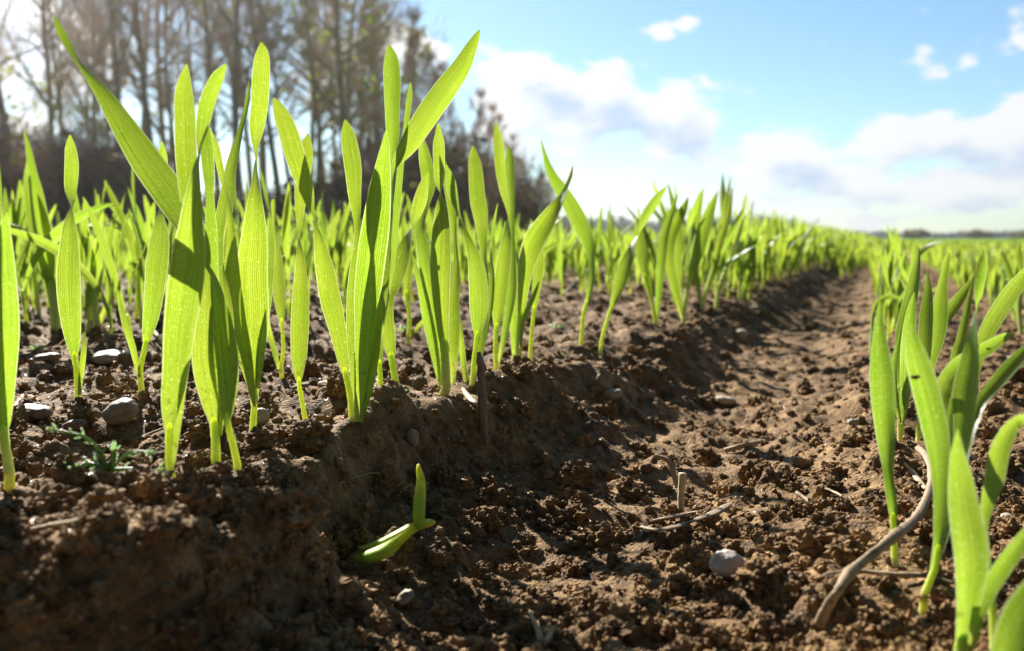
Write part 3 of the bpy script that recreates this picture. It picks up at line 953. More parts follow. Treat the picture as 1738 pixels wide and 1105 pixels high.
 ((1568, 1010), [([(1569, 1008, 13), (1580, 982, 15), (1589, 955, 18), (1595, 900, 24), (1598, 840, 29), (1596, 791, 36), (1590, 741, 45), (1579, 690, 48), (1566, 640, 47), (1558, 612, 42), (1553, 593, 34), (1549, 574, 22), (1549, 550, 2)], -.014, 0),
                 ([(1580, 985, 12), (1603, 900, 20), (1620, 820, 27), (1631, 765, 30), (1636, 715, 38), (1638, 670, 46), (1642, 640, 43), (1648, 600, 31, 22), (1653, 560, 20, 52), (1657, 528, 18, 82), (1661, 500, 18, 140), (1664, 475, 20, 165), (1667, 450, 18), (1670, 435, 10), (1669, 424, 2)], .012, .004),
                 ([(1580, 985, 10), (1600, 850, 16), (1612, 700, 19), (1622, 610, 19), (1630, 580, 17), (1638, 545, 14), (1646, 505, 9), (1653, 468, 2)], .026, .009),
                 ([(1580, 985, 10), (1620, 850, 16), (1642, 700, 20), (1655, 620, 24), (1666, 585, 27), (1680, 553, 33), (1697, 525, 35), (1717, 495, 33), (1740, 465, 21), (1760, 440, 2)], .03, .012),
                 ([(1580, 985, 10), (1596, 860, 14), (1594, 740, 22), (1600, 665, 30), (1620, 628, 32), (1645, 608, 29), (1666, 597, 27), (1690, 582, 22), (1708, 571, 14), (1722, 566, 2)], .02, .006),
                 ([(1580, 985, 9), (1622, 860, 12), (1640, 765, 16), (1656, 708, 19), (1669, 677, 23), (1697, 644, 27), (1722, 616, 28), (1745, 592, 20), (1765, 570, 2)], .028, .010)],
  'leafy right-hand seedling with a scorched brown patch on its blade', G_B),
 ((1637, 1112), [([(1634, 1118, 34), (1636, 1095, 36), (1641, 1055, 38), (1645, 1004, 47), (1648, 954, 60), (1643, 905, 62), (1635, 860, 55), (1630, 816, 45), (1625, 772, 27), (1625, 745, 11), (1625, 729, 2)], -.004, 0),
                 ([(1648, 1095, 16), (1660, 1042, 27), (1676, 1005, 31), (1698, 968, 33), (1722, 935, 32), (1750, 900, 24), (1775, 870, 3)], .006, -.003)],
  'thick pointed blade at the bottom right with a side leaf leaning right', G_B),
 ((1687, 1092), [([(1687, 1092, 14), (1684, 1030, 15), (1676, 960, 15), (1670, 892, 16), (1677, 850, 28), (1686, 815, 37), (1692, 780, 38), (1702, 750, 34), (1718, 724, 27), (1738, 710, 18), (1760, 712, 4)], .01, 0)],
  'seedling with a yellow stem and a pale leaf arching over to the right edge', G_B),
 ((1478, 612), [([(1478, 611, 7), (1480, 565, 11), (1482, 532, 13), (1491, 512, 13), (1510, 503, 11), (1533, 508, 3)], .004, 0)],
  'small seedling bowed over like a hook behind the spear leaf', G_B),
 ((1733, 565), [([(1733, 564, 8), (1730, 520, 13), (1734, 470, 15), (1728, 430, 12), (1732, 408, 2)], .01, 0),
                ([(1733, 560, 7), (1724, 500, 12), (1712, 460, 12), (1700, 425, 2)], .016, .003)],
  'blurred seedling at the right edge behind the right-leaning blade', G_B),
 ((1700, 1230), [([(1690, 1230, 34), (1700, 1160, 50), (1722, 1100, 76), (1748, 1045, 86), (1785, 985, 60), (1830, 920, 3)], .0, 0)],
  'dark blurred leaf in the bottom right corner, closest to the camera', G_B),
]
for h in HERO:
    dep = .155 if h[0] == (1700, 1230) else None
    seedling(h[0], h[1], h[2], h[3], dep, mat=M_LEAF_B if h[3] == G_B else None)



def mark(px, py, wpx, hpx, name, mat, seed):
    """a small dead spot or insect speck lying on a blade"""
    best = None
    for root, pos, p in MARKED:
        for q in pos:
            d = q - CAM
            D = d @ FWD
            x, y = PW / 2 + FPX * (d @ RGT) / D, PH / 2 - FPX * (d @ UPV) / D
            e = math.hypot(x - px, y - py)
            if best is None or e < best[0]:
                best = (e, D, root, p)
    _, D, root, p = best
    D -= .0022
    V = lumps(ICO[2][0], seed, .45, 1.6)
    C = at(px, py, D) - p
    V = V * (wpx * D / FPX / 2, .0004, hpx * D / FPX / 2) + C
    mesh_np(name, V, ICO[2][1], mat, None, True, root)


M_DEAD = rock_material('dead brown leaf tissue', (.07, .03, .012), (.16, .07, .02), 900)
mark(1553, 640, 15, 7, 'scorched_patch', M_DEAD, 4)
mark(1563, 645, 11, 10, 'scorched_patch', M_DEAD, 5)
mark(1589, 676, 5, 4, 'scorched_patch', M_DEAD, 6)
mark(1678, 592, 7, 3, 'speck', M_DEAD, 7)
mark(733, 435, 4, 8, 'speck', M_DEAD, 8)


# ------------------------------------------------------------------ the other rows: kinds of seedling, copied one by one
def leaf_local(ac, L, Wm, bend, az, twist, z0, seed):
    n = 15
    q = np.linspace(0, 1, n)
    q[-3:] = (q[-4] + (1 - q[-4]) * np.array((.5, .82, 1.0)))
    out = bend * q ** 1.9
    rise = np.sqrt(np.maximum(1 - np.gradient(out, q) ** 2 * .55, .05))
    z = z0 + L * np.concatenate(([0], np.cumsum((rise[1:] + rise[:-1]) / 2 * np.diff(q))))
    wig = .03 * L * np.sin(q * 3.2 + seed)
    C = np.stack((np.cos(az) * out * L - np.sin(az) * wig, np.sin(az) * out * L + np.cos(az) * wig, z), -1)
    Wd = Wm * np.interp(q, (0, .1, .35, .6, .8, .92, .975, 1), (.30, .36, .8, 1, .86, .5, .28, .05))
    ang = np.radians(np.interp(q, (0, .35, .62, 1), (0, 10, twist * .6, twist)))
    ref = np.tile(np.array((math.cos(az + 1.2 + seed), math.sin(az + 1.2 + seed), .15)), (n, 1))
    ribbon(ac, C, Wd, ang, ref, fold=.14, wave=.02, seed=seed)


def make_kind(k):
    rs = np.random.default_rng(900 + k)
    root = empty('barley_seedling', (0, 0, 0))
    nl = 2 + (k % 3 == 1) - (k % 6 == 5)
    for j in range(nl):
        ac = Acc()
        L = (.105 if j == 0 else .085) * rs.uniform(.85, 1.12)
        leaf_local(ac, L, rs.uniform(.0058, .0092), rs.uniform(.04, .34) if j or k % 4 else rs.uniform(.45, .75), rs.uniform(0, 6.28), rs.choice((20, 60, 150, 175, -160)) * rs.uniform(.8, 1.1), .010 + .005 * j, k * 3.3 + j)
        ac.build('leaf', M_LEAF, root)
    st = Acc()
    zz = np.array((-.012, 0, .008, .018, .028))
    tube(st, np.stack((np.zeros(5), np.zeros(5), zz), -1), np.array((.0016, .0016, .0015, .0014, .0011)), 7)
    st.build('stem', M_STEM, root)
    return root


KINDS = [make_kind(k) for k in range(18)]


def vis_x(x, y, margin=.06):
    return np.abs(x) < .585 * y + margin


def row_spots(w0, s0, s1, step, jit):
    n = int((s1 - s0) / step)
    s = s0 + (np.arange(n) + rng.random(n)) * step
    w = w0 + rng.normal(0, jit, n)
    return np.stack((P0[0] + s * DV[0] + w * NV[0], P0[1] + s * DV[1] + w * NV[1], s, w), -1)


spots = [row_spots(0, .74, 9, .0105, .012), row_spots(-.125, .60, 9, .015, .012), row_spots(.183, .50, 9, .026, .010), row_spots(-.16, .42, .62, .05, .01), row_spots(-.05, .60, 9, .015, .016), row_spots(.05, 2.1, 9, .022, .02), row_spots(.115, 2.7, 9, .022, .02)]
for k in range(2, 26):
    spots.append(row_spots(-.125 * k, .12 if k < 4 else -.6, 9, .0115, .014))
for k in range(1, 44):
    spots.append(row_spots(.193 + .125 * k, .10, 9, .024, .013))
spots = np.concatenate(spots)
yy = spots[:, 1]
ok = vis_x(spots[:, 0], yy) & (yy > .3)
spots = spots[ok]
dist = np.hypot(spots[:, 0], spots[:, 1])
spots = spots[np.argsort(dist)]
N_IND = 300 - len(HERO) - 2
used_kind = set()


def where_words(s, w):
    if w > .25: return 'bright green barley seedling in the rows far right of the wheel furrow', 'seedlings in the rows to the right'
    if w > .1: return 'barley seedling further along the row right of the wheel furrow', 'seedlings further along the right-hand row'
    if w > -.06: return 'blurred backlit barley seedling crowded further along the bed edge', 'seedlings further along the bed edge'
    if w > -.19: return 'blurred backlit barley seedling further back in the second row on the bed', 'seedlings further back in the second row'
    return 'blurred yellow-green barley seedling in the rows behind on the left', 'seedlings in the back rows on the left'


for i, (x, y, s, w) in enumerate(spots[:N_IND]):
    k = int(rng.integers(len(KINDS)))
    if k in used_kind:
        o = copy_tree(KINDS[k])
    else:
        o = KINDS[k]
        used_kind.add(k)
    o.location = (x, y, float(ground(np.array([x]), np.array([y]))[0]) - .002)
    sc = rng.uniform(.70, 1.18) * (.74 if w > .1 else 1.0 if w > -.06 else .84)
    o.scale = (sc, sc, sc * rng.uniform(.92, 1.1))
    o.rotation_euler = (rng.normal(0, .09), rng.normal(0, .09), rng.uniform(0, 6.28))
    lb, g = where_words(s, w)
    tag(o, lb, 'seedling', g)
for k in range(len(KINDS)):
    if k not in used_kind:
        for c in list(KINDS[k].children):
            bpy.data.objects.remove(c)
        bpy.data.objects.remove(KINDS[k])


def crop(xy, wts, name, label):
    """the rest of the crop as one mass of narrow blades: same habit, fewer faces"""
    n = len(xy)
    z0 = ground(xy[:, 0], xy[:, 1], np.full(n, .004))
    Vs, Fs, Us, base = [], [], [], 0
    q = np.array((0, .18, .4, .62, .82, .94, 1.0))
    wp = np.array((.28, .5, .9, 1, .7, .36, .05))
    m = len(q)
    s, w = sw(xy[:, 0], xy[:, 1])
    right = np.where(w > .1, .66, np.where(w > -.06, .98, .80))
    for j in range(3):
        keep = np.ones(n, bool) if j == 0 else rng.random(n) < (.8, .45)[j - 1]
        k = keep.sum()
        az, face = rng.random(k) * 6.28, rng.random(k) * 6.28
        L = rng.uniform(.075, .118, k) * right[keep] * (1.0 if j == 0 else .85)
        bend = .03 + .5 * rng.random(k) ** 1.8
        Wm = rng.uniform(.0052, .0085, k) * wts[keep]
        tw = rng.uniform(-2.6, 2.6, k)
        out = bend[:, None] * q[None] ** 1.9 * L[:, None]
        zz = z0[keep][:, None] + L[:, None] * (q[None] - .25 * bend[:, None] ** 2 * q[None] ** 2.8)
        cx = xy[keep, 0][:, None] + np.cos(az)[:, None] * out
        cy = xy[keep, 1][:, None] + np.sin(az)[:, None] * out
        th = face[:, None] + tw[:, None] * q[None] ** 1.3
        hw = Wm[:, None] * wp[None] / 2
        V = np.zeros((k, m, 3, 3))
        for a, u in enumerate((-1, 0, 1)):
            V[:, :, a, 0] = cx + np.cos(th) * hw * u - np.sin(th) * hw * .3 * (u == 0)
            V[:, :, a, 1] = cy + np.sin(th) * hw * u + np.cos(th) * hw * .3 * (u == 0)
            V[:, :, a, 2] = zz
        i = np.arange(k * m * 3).reshape(k, m, 3)
        F = np.stack((i[:, :-1, :-1], i[:, :-1, 1:], i[:, 1:, 1:], i[:, 1:, :-1]), -1).reshape(-1, 4) + base
        U = np.zeros((k, m, 3, 2))
        U[..., 0] = np.array((0, .5, 1))
        U[..., 1] = q[None, :, None]
        Vs.append(V.reshape(-1, 3)); Fs.append(F); Us.append(U.reshape(-1, 2))
        base += k * m * 3
    o = mesh_np(name, np.concatenate(Vs), np.concatenate(Fs), M_LEAF, np.concatenate(Us))
    tag(o, label, 'young crop', None, 'stuff')


rest = spots[N_IND:]
keep = rng.random(len(rest)) < np.clip(3.0 / rest[:, 1], .25, 1)
rest = rest[keep]
crop(rest[:, :2], np.clip(rest[:, 1] / 3.5, 1, 1.8), 'young_barley_crop', 'mass of young barley rows filling the field behind the nearest seedlings')
far_n = 26000
fy = 7.5 * (60 / 7.5) ** rng.random(far_n)
fx = (rng.random(far_n) * 1.3 - .65) * fy
far_xy = np.stack((fx, fy), -1)
s_, w_ = sw(fx, fy)
w_snap = np.round(w_ / .125) * .125 + rng.normal(0, .02, far_n)
far_xy = np.stack((P0[0] + s_ * DV[0] + w_snap * NV[0], P0[1] + s_ * DV[1] + w_snap * NV[1]), -1)
crop(far_xy, np.clip(far_xy[:, 1] / 4, 1.6, 9), 'distant_barley_crop', 'far part of the young barley field running to the trees')


# ------------------------------------------------------------------ the bare wood at the left
def bark_material(name, c1, c2):
    m, N, out = material(name)
    g = N.n('ShaderNodeNewGeometry')
    mp = N.vmul(g.outputs['Position'], (1, 1, .25))
    n1 = N.noise(mp, 9, 4, .6)
    bsdf(N, out, N.mix(N.mapr(n1, .3, .7), c1, c2), .85, .2, bump(N, n1, .6, .03))
    return m


M_BARK = bark_material('grey brown bark', (.24, .185, .15), (.40, .33, .27))
M_TWIG = bark_material('bare twigs', (.40, .25, .175), (.54, .37, .27))
M_TWIG2 = bark_material('dark purple brown twigs', (.27, .165, .13), (.40, .26, .21))


def foliage_material(name, c1, c2, tr):
    m, N, out = material(name)
    g = N.n('ShaderNodeNewGeometry')
    n1 = N.noise(g.outputs['Position'], 3.0, 3, .6)
    c = N.mix(n1, c1, c2)
    p = bsdf(N, None, c, .7, .2)
    t = N.n('ShaderNodeBsdfTranslucent')
    N.put(t.inputs[0], N.mix(1.0, c, tr, 'MULTIPLY'))
    ms = N.n('ShaderNodeMixShader')
    ms.inputs[0].default_value = .45
    N.t.links.new(p.outputs[0], ms.inputs[1])
    N.t.links.new(t.outputs[0], ms.inputs[2])
    N.t.links.new(ms.outputs[0], out.inputs[0])
    return m


M_YOUNG = foliage_material('young spring leaves', (.14, .17, .04), (.24, .25, .07), (1.6, 1.7, 1.0))
M_OLIVE = foliage_material('olive scrub leaves', (.075, .08, .028), (.14, .12, .045), (1.5, 1.5, 1.0))
M_FARW = foliage_material('far wood foliage', (.035, .055, .03), (.07, .085, .045), (1.2, 1.2, 1.0))


def limb(ac, rs, p, d, L, r, level, tips, seg=None):
    n = seg or (7 if level == 0 else 5 if level == 1 else 4)
    pts, rad = [p], [r]
    d = d / np.linalg.norm(d)
    for i in range(n):
        d = d + rs.normal(0, (.035, .11, .16, .2)[min(level, 3)], 3) + np.array((0, 0, (.02, .09, .07, .04)[min(level, 3)]))
        d /= np.linalg.norm(d)
        pts.append(pts[-1] + d * L / n)
        rad.append(r * (1 - (.80 if level == 0 else .85) * (i + 1) / n))
    tube(ac, np.array(pts), np.maximum(rad, .004), (8, 6, 4, 3)[min(level, 3)], cap=False)
    tips.append((np.array(pts), np.array(rad), level))
    return np.array(pts), np.array(rad)


def wispy(ac, rs, P, D, L, rad):
    """a handful of thin twigs as three-sided slivers"""
    a = P
    b = P + D * L * .5 + rs.normal(0, .06 * L, 3)
    c = P + D * L + rs.normal(0, .12 * L, 3) + np.array((0, 0, .1 * L))
    tube(ac, np.array((a, b, c)), np.array((rad, rad * .75, rad * .3)), 3, cap=False)


def tree_mesh(seed, H, spread, first, leafy=0, dens=1.0, r0=None, tw=1.0):
    rs = np.random.default_rng(seed)
    tr, cr, lf = Acc(), Acc(), Acc()
    r0 = r0 or H * .0092
    tips = []
    pts, rad = limb(tr, rs, np.zeros(3), np.array((rs.normal(0, .03), rs.normal(0, .03), 1)), H, r0, 0, tips, 12)
    nb = int(20 * dens)
    for b in range(nb):
        f = first + (1 - first) * (b + rs.random()) / nb
        f = min(f, .985)
        i = f * (len(pts) - 1)
        j = int(i)
        p = pts[j] + (pts[min(j + 1, len(pts) - 1)] - pts[j]) * (i - j)
        rr = np.interp(i, np.arange(len(rad)), rad)
        az = rs.uniform(0, 6.28)
        up = rs.uniform(.35, 1.3)
        L1 = H * spread * (1.15 - f) * rs.uniform(.6, 1.15)
        P1, R1 = limb(tr if rr > H * .004 else cr, rs, p, np.array((math.cos(az), math.sin(az), up)), L1, min(rr * .62, H * .0042), 1, tips)
        for s2 in range(int(5 * dens) + 1):
            g = rs.uniform(.2, 1)
            k = min(int(g * (len(P1) - 1)), len(P1) - 2)
            dd = P1[k + 1] - P1[k]
            dd = dd / np.linalg.norm(dd) + rs.normal(0, .55, 3)
            P2, R2 = limb(cr, rs, P1[k], dd, L1 * rs.uniform(.28, .55), max(R1[k] * .5, .011), 2, tips)
            for s3 in range(int(9 * dens)):
                kk = rs.integers(0, len(P2))
                d3 = rs.normal(0, 1, 3) + np.array((0, 0, .7)) + dd / np.linalg.norm(dd)
                d3 /= np.linalg.norm(d3)
                wispy(cr, rs, P2[kk], d3, H * rs.uniform(.025, .06), rs.uniform(.006, .013) * tw)
                if leafy and rs.random() < leafy:
                    q = P2[kk] + d3 * H * .03
                    u, v = rs.normal(0, .07, 3), rs.normal(0, .07, 3)
                    lf.add(np.array((q - u - v, q + u - v, q + u + v, q - u + v)), np.array([[0, 1, 2, 3]]))
    return tr, cr, lf


def tree_proto(seed, H, spread, first, leafy=0, dens=1.0, r0=None, tw=1.0):
    tr, cr, lf = tree_mesh(seed, H, spread, first, leafy, dens, r0, tw)
    root = empty('bare_tree', (0, 0, 0))
    tr.build('trunk', M_BARK, root)
    cr.build('crown', M_TWIG, root)
    if leafy:
        lf.build('young_leaves', M_YOUNG, root, smooth=False)
    return root


def px_ground(px, depth):
    """the spot on level ground under photo column px at a distance"""
    p = at(px, 405, depth)
    return p[0], p[1]


TREES = [tree_proto(1, 17, .34, .30), tree_proto(2, 16, .26, .38, dens=.9), tree_proto(3, 18, .30, .26, dens=1.1), tree_proto(4, 15, .38, .22, .35), tree_proto(5, 10, .30, .06, .0, 1.15, None, 1.45)]
# (photo column, distance, kind, scale)
WOOD = [(40, 29, 1, 1.1), (-60, 33, 0, 1.0), (86, 38, 2, 1.0), (125, 44, 1, 1.0), (160, 36, 0, .9), (205, 34, 2, .95), (240, 42, 1, 1.05),
        (268, 33, 0, .95), (300, 40, 2, 1.0), (335, 46, 0, 1.05), (372, 35, 1, 1.0), (398, 33, 2, 1.0), (432, 44, 0, 1.1), (455, 38, 3, .95), (482, 35, 1, .98),
        (515, 42, 2, 1.0), (545, 37, 3, .95), (585, 40, 0, .98), (604, 34, 2, .88), (618, 46, 3, 1.0), (650, 50, 0, .95), (690, 50, 3, .80), (725, 54, 4, 1.05),
        (665, 42, 4, 1.05), (640, 44, 4, 1.15), (705, 46, 4, 1.0), (745, 50, 4, 1.0), (768, 52, 4, .95), (790, 56, 4, .92), (812, 58, 4, .86), (830, 62, 4, .84), (852, 64, 4, .74), (880, 74, 4, .68), (905, 76, 4, .5), (-180, 40, 2, 1.0), (-300, 44, 0, 1.0), (10, 48, 3, .9), (180, 52, 3, .95), (350, 54, 2, 1.0), (560, 54, 1, 1.05), (630, 58, 2, .95),
        (105, 50, 2, .85), (148, 42, 1, .8), (190, 47, 2, .95), (285, 48, 1, .95), (318, 37, 2, .8), (415, 41, 1, .85), (445, 50, 2, .95), (500, 36, 1, .8), (530, 48, 2, .9), (572, 45, 1, .9), (595, 52, 3, .9)]
SPECIAL = {(40, 29): 'slim bare tree standing clear at the far left against the bright cloud',
           (604, 34): 'thick-trunked bare tree in the middle of the wood, above the two blunt leaves',
           (690, 50): 'last tall tree before the wood drops towards the blue sky',
           (880, 74): 'lowest bare tree at the right end of the wood'}
first_use = set()
for i, (px, D, k, sc) in enumerate(WOOD):
    o = TREES[k] if k not in first_use else copy_tree(TREES[k])
    first_use.add(k)
    x, y = px_ground(px, D)
    o.location = (x, y, -.05)
    o.scale = (sc, sc, sc)
    o.rotation_euler = (0, 0, rng.uniform(0, 6.28))
    lb = SPECIAL.get((px, D)) or ('tall bare tree with grey-brown twigs in the wood at the left', 'bare tree hazed with first young leaves in the wood', 'smaller twiggy bare tree at the thin right end of the wood')[0 if k < 3 else k - 2]
    tag(o, lb, 'tree', ('tall bare trees of the wood', 'trees coming into leaf', 'small trees at the end of the wood')[0 if k < 3 else k - 2])


def shrub_proto(seed, mat, leafm, nl, name='bare_shrub'):
    rs = np.random.default_rng(seed)
    st, lf = Acc(), Acc()
    for b in range(25):
        az = rs.uniform(0, 6.28)
        lean = rs.uniform(.05, .9) ** 1.2
        L = rs.uniform(.7, 1.05)
        d = np.array((math.cos(az) * lean, math.sin(az) * lean, 1.0))
        tips = []
        P1, R1 = limb(st, rs, np.array((rs.normal(0, .1), rs.normal(0, .1), 0)), d, L, .011, 2, tips, 5)
        for s2 in range(17):
            f = rs.uniform(.12, 1) * (len(P1) - 1)
            k = min(int(f), len(P1) - 2)
            p = P1[k] + (P1[k + 1] - P1[k]) * (f - k)
            d3 = rs.normal(0, .8, 3) + np.array((0, 0, .7)) + d * .3
            d3 /= np.linalg.norm(d3)
            wispy(st, rs, p, d3, rs.uniform(.12, .32), rs.uniform(.0025, .006))
            if rs.random() < nl:
                q = p + d3 * rs.uniform(.05, .25)
                u, v = rs.normal(0, .022, 3), rs.normal(0, .022, 3)
                lf.add(np.array((q - u - v, q + u - v, q + u + v, q - u + v)), np.array([[0, 1, 2, 3]]))
    root = empty(name, (0, 0, 0))
    st.build('branches', mat, root)
    if nl:
        lf.build('leaves', leafm, root, smooth=False)
    return root


SHRUBS = [shrub_proto(71, M_TWIG2, M_OLIVE, .25), shrub_proto(72, M_TWIG2, M_OLIVE, .12), shrub_proto(73, M_TWIG2, M_OLIVE, .7, 'leafy_shrub')]
HEDGE = []
top_px = [(-120, 190), (0, 205), (60, 225), (120, 215), (180, 205), (230, 220), (262, 310), (330, 318), (400, 320), (470, 315), (540, 305), (600, 280), (650, 235), (720, 215), (790, 215), (840, 250), (880, 275), (930, 330), (985, 362)]
for layer, dd in enumerate((27, 31)):
    for px in np.arange(-140, 990, 46):
        px = px + rng.uniform(-14, 14)
        D = dd + max(0, (px - 560)) * .085 + rng.uniform(-1.2, 1.2)
        ty = np.interp(px, *zip(*top_px)) + rng.uniform(-14, 18)
        HEDGE.append((px, D, (405 - ty) / FPX * D / (.98 if layer else 1.05)))
su = set()
for i, (px, D, h) in enumerate(HEDGE):
    k = 2 if (250 < px < 620 and rng.random() < .6) or rng.random() < .1 else int(rng.integers(2))
    o = SHRUBS[k] if k not in su else copy_tree(SHRUBS[k])
    su.add(k)
    x, y = px_ground(px, D)
    o.location = (x, y, -.05)
    hw = max(h * rng.uniform(.85, 1.15), 1.3)
    o.scale = (hw, hw, h)
    o.rotation_euler = (0, 0, rng.uniform(0, 6.28))
    tag(o, ('dense dark purple-brown bare shrub in the hedge at the foot of the wood', 'olive-tinged leafy shrub in the hedge at the foot of the wood')[k == 2], 'shrub', ('bare shrubs under the wood', 'leafy shrubs under the wood')[k == 2])


# ------------------------------------------------------------------ far tree lines and single trees on the horizon
def leaf_cloud(ac, rs, c, rx, ry, rz, n, size):
    """leaf clumps spread through an uneven crown"""
    nb = 9
    bl = rs.normal(0, .42, (nb, 3)) * (1, 1, .8)
    for k in range(n):
        b = bl[rs.integers(nb)]
        p = b + rs.normal(0, .26, 3)
        p[2] = max(p[2], -1)
        q = c + p * (rx, ry, rz)
        u, v = rs.normal(0, size, 3), rs.normal(0, size, 3)
        ac.add(np.array((q - u - v, q + u - v * .6, q + u * .8 + v, q - u + v)), np.array([[0, 1, 2, 3]]))


def far_wood():
    rs = np.random.default_rng(5)
    ac = Acc()
    prof = [(930, 368), (1040, 372), (1090, 374), (1140, 380), (1220, 366), (1290, 360), (1330, 370), (1380, 386), (1420, 394), (1500, 400)]
    for px in np.arange(920, 1500, 7):
        D = 320 + (px - 920) * .5 + rs.uniform(-15, 15)
        ty = np.interp(px, *zip(*prof)) + rs.uniform(-2.5, 2.5)
        h = (408 - ty) / FPX * D
        x, y = px_ground(px, D)
        leaf_cloud(ac, rs, np.array((x, y, h * .5 - .5)), 3.4, 3, h * .42 + .3, 150, .5)
    for px in np.arange(1380, 2050, 6):
        D = 520 + rs.uniform(-20, 20)
        ty = 398 + 2.2 * math.sin(px * .021) + 1.6 * math.sin(px * .053 + 1) + rs.uniform(-1.0, 1.0)
        h = (409 - ty) / FPX * D
        x, y = px_ground(px, D)
        leaf_cloud(ac, rs, np.array((x, y, h * .5 - .5)), 3.2, 3, h * .42 + .3, 90, .5)
    o = ac.build('distant_wood', M_FARW, smooth=False)
    tag(o, 'dark far-off line of woods along the horizon at the right', 'wood', None, 'stuff')


far_wood()
M_AUT = foliage_material('rusty olive foliage', (.11, .085, .03), (.17, .13, .045), (1.4, 1.3, .8))
for px, D, top, wd, mt, lb in ((1556, 240, 391, 5.0, M_AUT, 'rusty round tree on the far field edge, left of the two horizon trees'),
                               (1664, 260, 393, 6.5, M_AUT, 'wide olive-brown tree on the far field edge, right of the two horizon trees'),
                               (1735, 250, 395, 5.5, M_OLIVE, 'dark olive tree on the far field edge at the right border')):
    rs = np.random.default_rng(int(px))
    x, y = px_ground(px, D)
    h = (406 - top) / FPX * D
    r = empty('round_tree', (x, y, -.2))
    tag(r, lb, 'tree')
    tk = Acc()
    tube(tk, np.array(((0, 0, 0), (.05, 0, h * .4), (0, .05, h * .8))), np.array((.22, .16, .06)), 7)
    tk.build('trunk', M_BARK, r)
    lc = Acc()
    leaf_cloud(lc, rs, np.array((0, 0, h * .58)), wd * .55, wd * .5, h * .42, 700, .28)
    lc.build('crown', mt, r, smooth=False)


# ------------------------------------------------------------------ stones, straw, twigs and weeds on the soil
def on_ground(px, py):
    return hit(px, py, True)


M_ST_W = rock_material('pale sandy pebble', (.32, .255, .165), (.46, .39, .275))
M_ST_G = rock_material('grey flint pebble', (.20, .155, .105), (.31, .25, .175), 220)
M_ST_P = rock_material('cool white quartz pebble', (.33, .27, .235), (.46, .40, .355), 180, .5)
M_ST_B = rock_material('brown pebble', (.11, .065, .04), (.20, .13, .08), 260)


def stone(px, py, wpx, hpx, mat, label, seed, tilt=0, deep=.8, cut=0):
    p, D = on_ground(px, py + hpx * .35)
    p = at(px, py + hpx * .04, D)
    D -= wpx * D / FPX * .14
    p = at(px, py + hpx * .04, D)
    rx, rz = wpx * D / FPX / 2 * .92, hpx * D / FPX / 2 * .95
    V = lumps(ICO[4][0], seed, .15, .85)
    V = np.sign(V) * np.abs(V) ** .93
    V = V * (rx, rx * deep, rz)
    ca, sa = math.cos(R(tilt)), math.sin(R(tilt))
    V = np.stack((V[:, 0] * ca - V[:, 2] * sa, V[:, 1], V[:, 0] * sa + V[:, 2] * ca), -1)
    o = mesh_np('pebble', V, ICO[4][1], mat)
    o.location = p
    tag(o, label, 'stone')


stone(1236, 956, 70, 52, M_ST_P, 'rounded bluish-white pebble lying in the shaded furrow, largest stone at the right', 3, -18)
stone(206, 697, 66, 42, M_ST_G, 'angular grey-buff pebble on the bed at left, propped on crumbs', 5, 22)
stone(190, 606, 74, 24, M_ST_W, 'long flat cream pebble behind the V-shaped seedling', 8, 3)
stone(700, 742, 24, 34, M_ST_G, 'small upright grey pebble in the dark bed wall', 12, 8)
stone(1258, 567, 26, 20, M_ST_W, 'small tan pebble on the sunny furrow side', 15)
stone(1286, 524, 30, 14, M_ST_G, 'flat grey pebble far along the furrow edge', 18)
stone(1230, 679, 40, 16, M_ST_W, 'flattish pale stone on the bright furrow floor', 21, -8)
stone(80, 607, 46, 18, M_ST_B, 'reddish-brown flat pebble at left, beside the twisted seedling', 24, 8)
stone(60, 699, 64, 26, M_ST_B, 'dark brown lump of stone at left above the feathery weed', 27, -6)
stone(128, 722, 44, 24, M_ST_B, 'rusty brown chip of stone just above the feathery weed', 30, 12)
stone(443, 707, 30, 32, M_ST_W, 'buff pebble behind the foot of the tall central-left seedling', 33, 20)
stone(1040, 668, 36, 18, M_ST_G, 'dull grey pebble in the bed wall above the furrow', 36, 5)
stone(1448, 716, 22, 12, M_ST_G, 'tiny grey pebble on the furrow floor towards the right-hand row', 39, 5)
stone(1716, 610, 34, 12, M_ST_P, 'bluish flat pebble at the right between the leaning leaves', 42)
stone(688, 1012, 34, 24, M_ST_W, 'pale flake of stone catching light at the bottom centre', 45, 40)
stone(1710, 876, 24, 12, M_ST_W, 'small buff pebble right of the thick pointed blade', 47)

M_STRAW = straw_material('dry straw', (.27, .18, .085), (.42, .31, .16))
M_PALE = straw_material('bleached straw', (.40, .31, .17), (.60, .50, .33))
M_TWIGL = straw_material('grey brown dead stalk', (.21, .14, .078), (.35, .255, .15))
M_ROT = straw_material('rotten brown stub', (.14, .085, .055), (.27, .18, .12))
M_RED = straw_material('rust red husk', (.34, .09, .03), (.5, .2, .08))


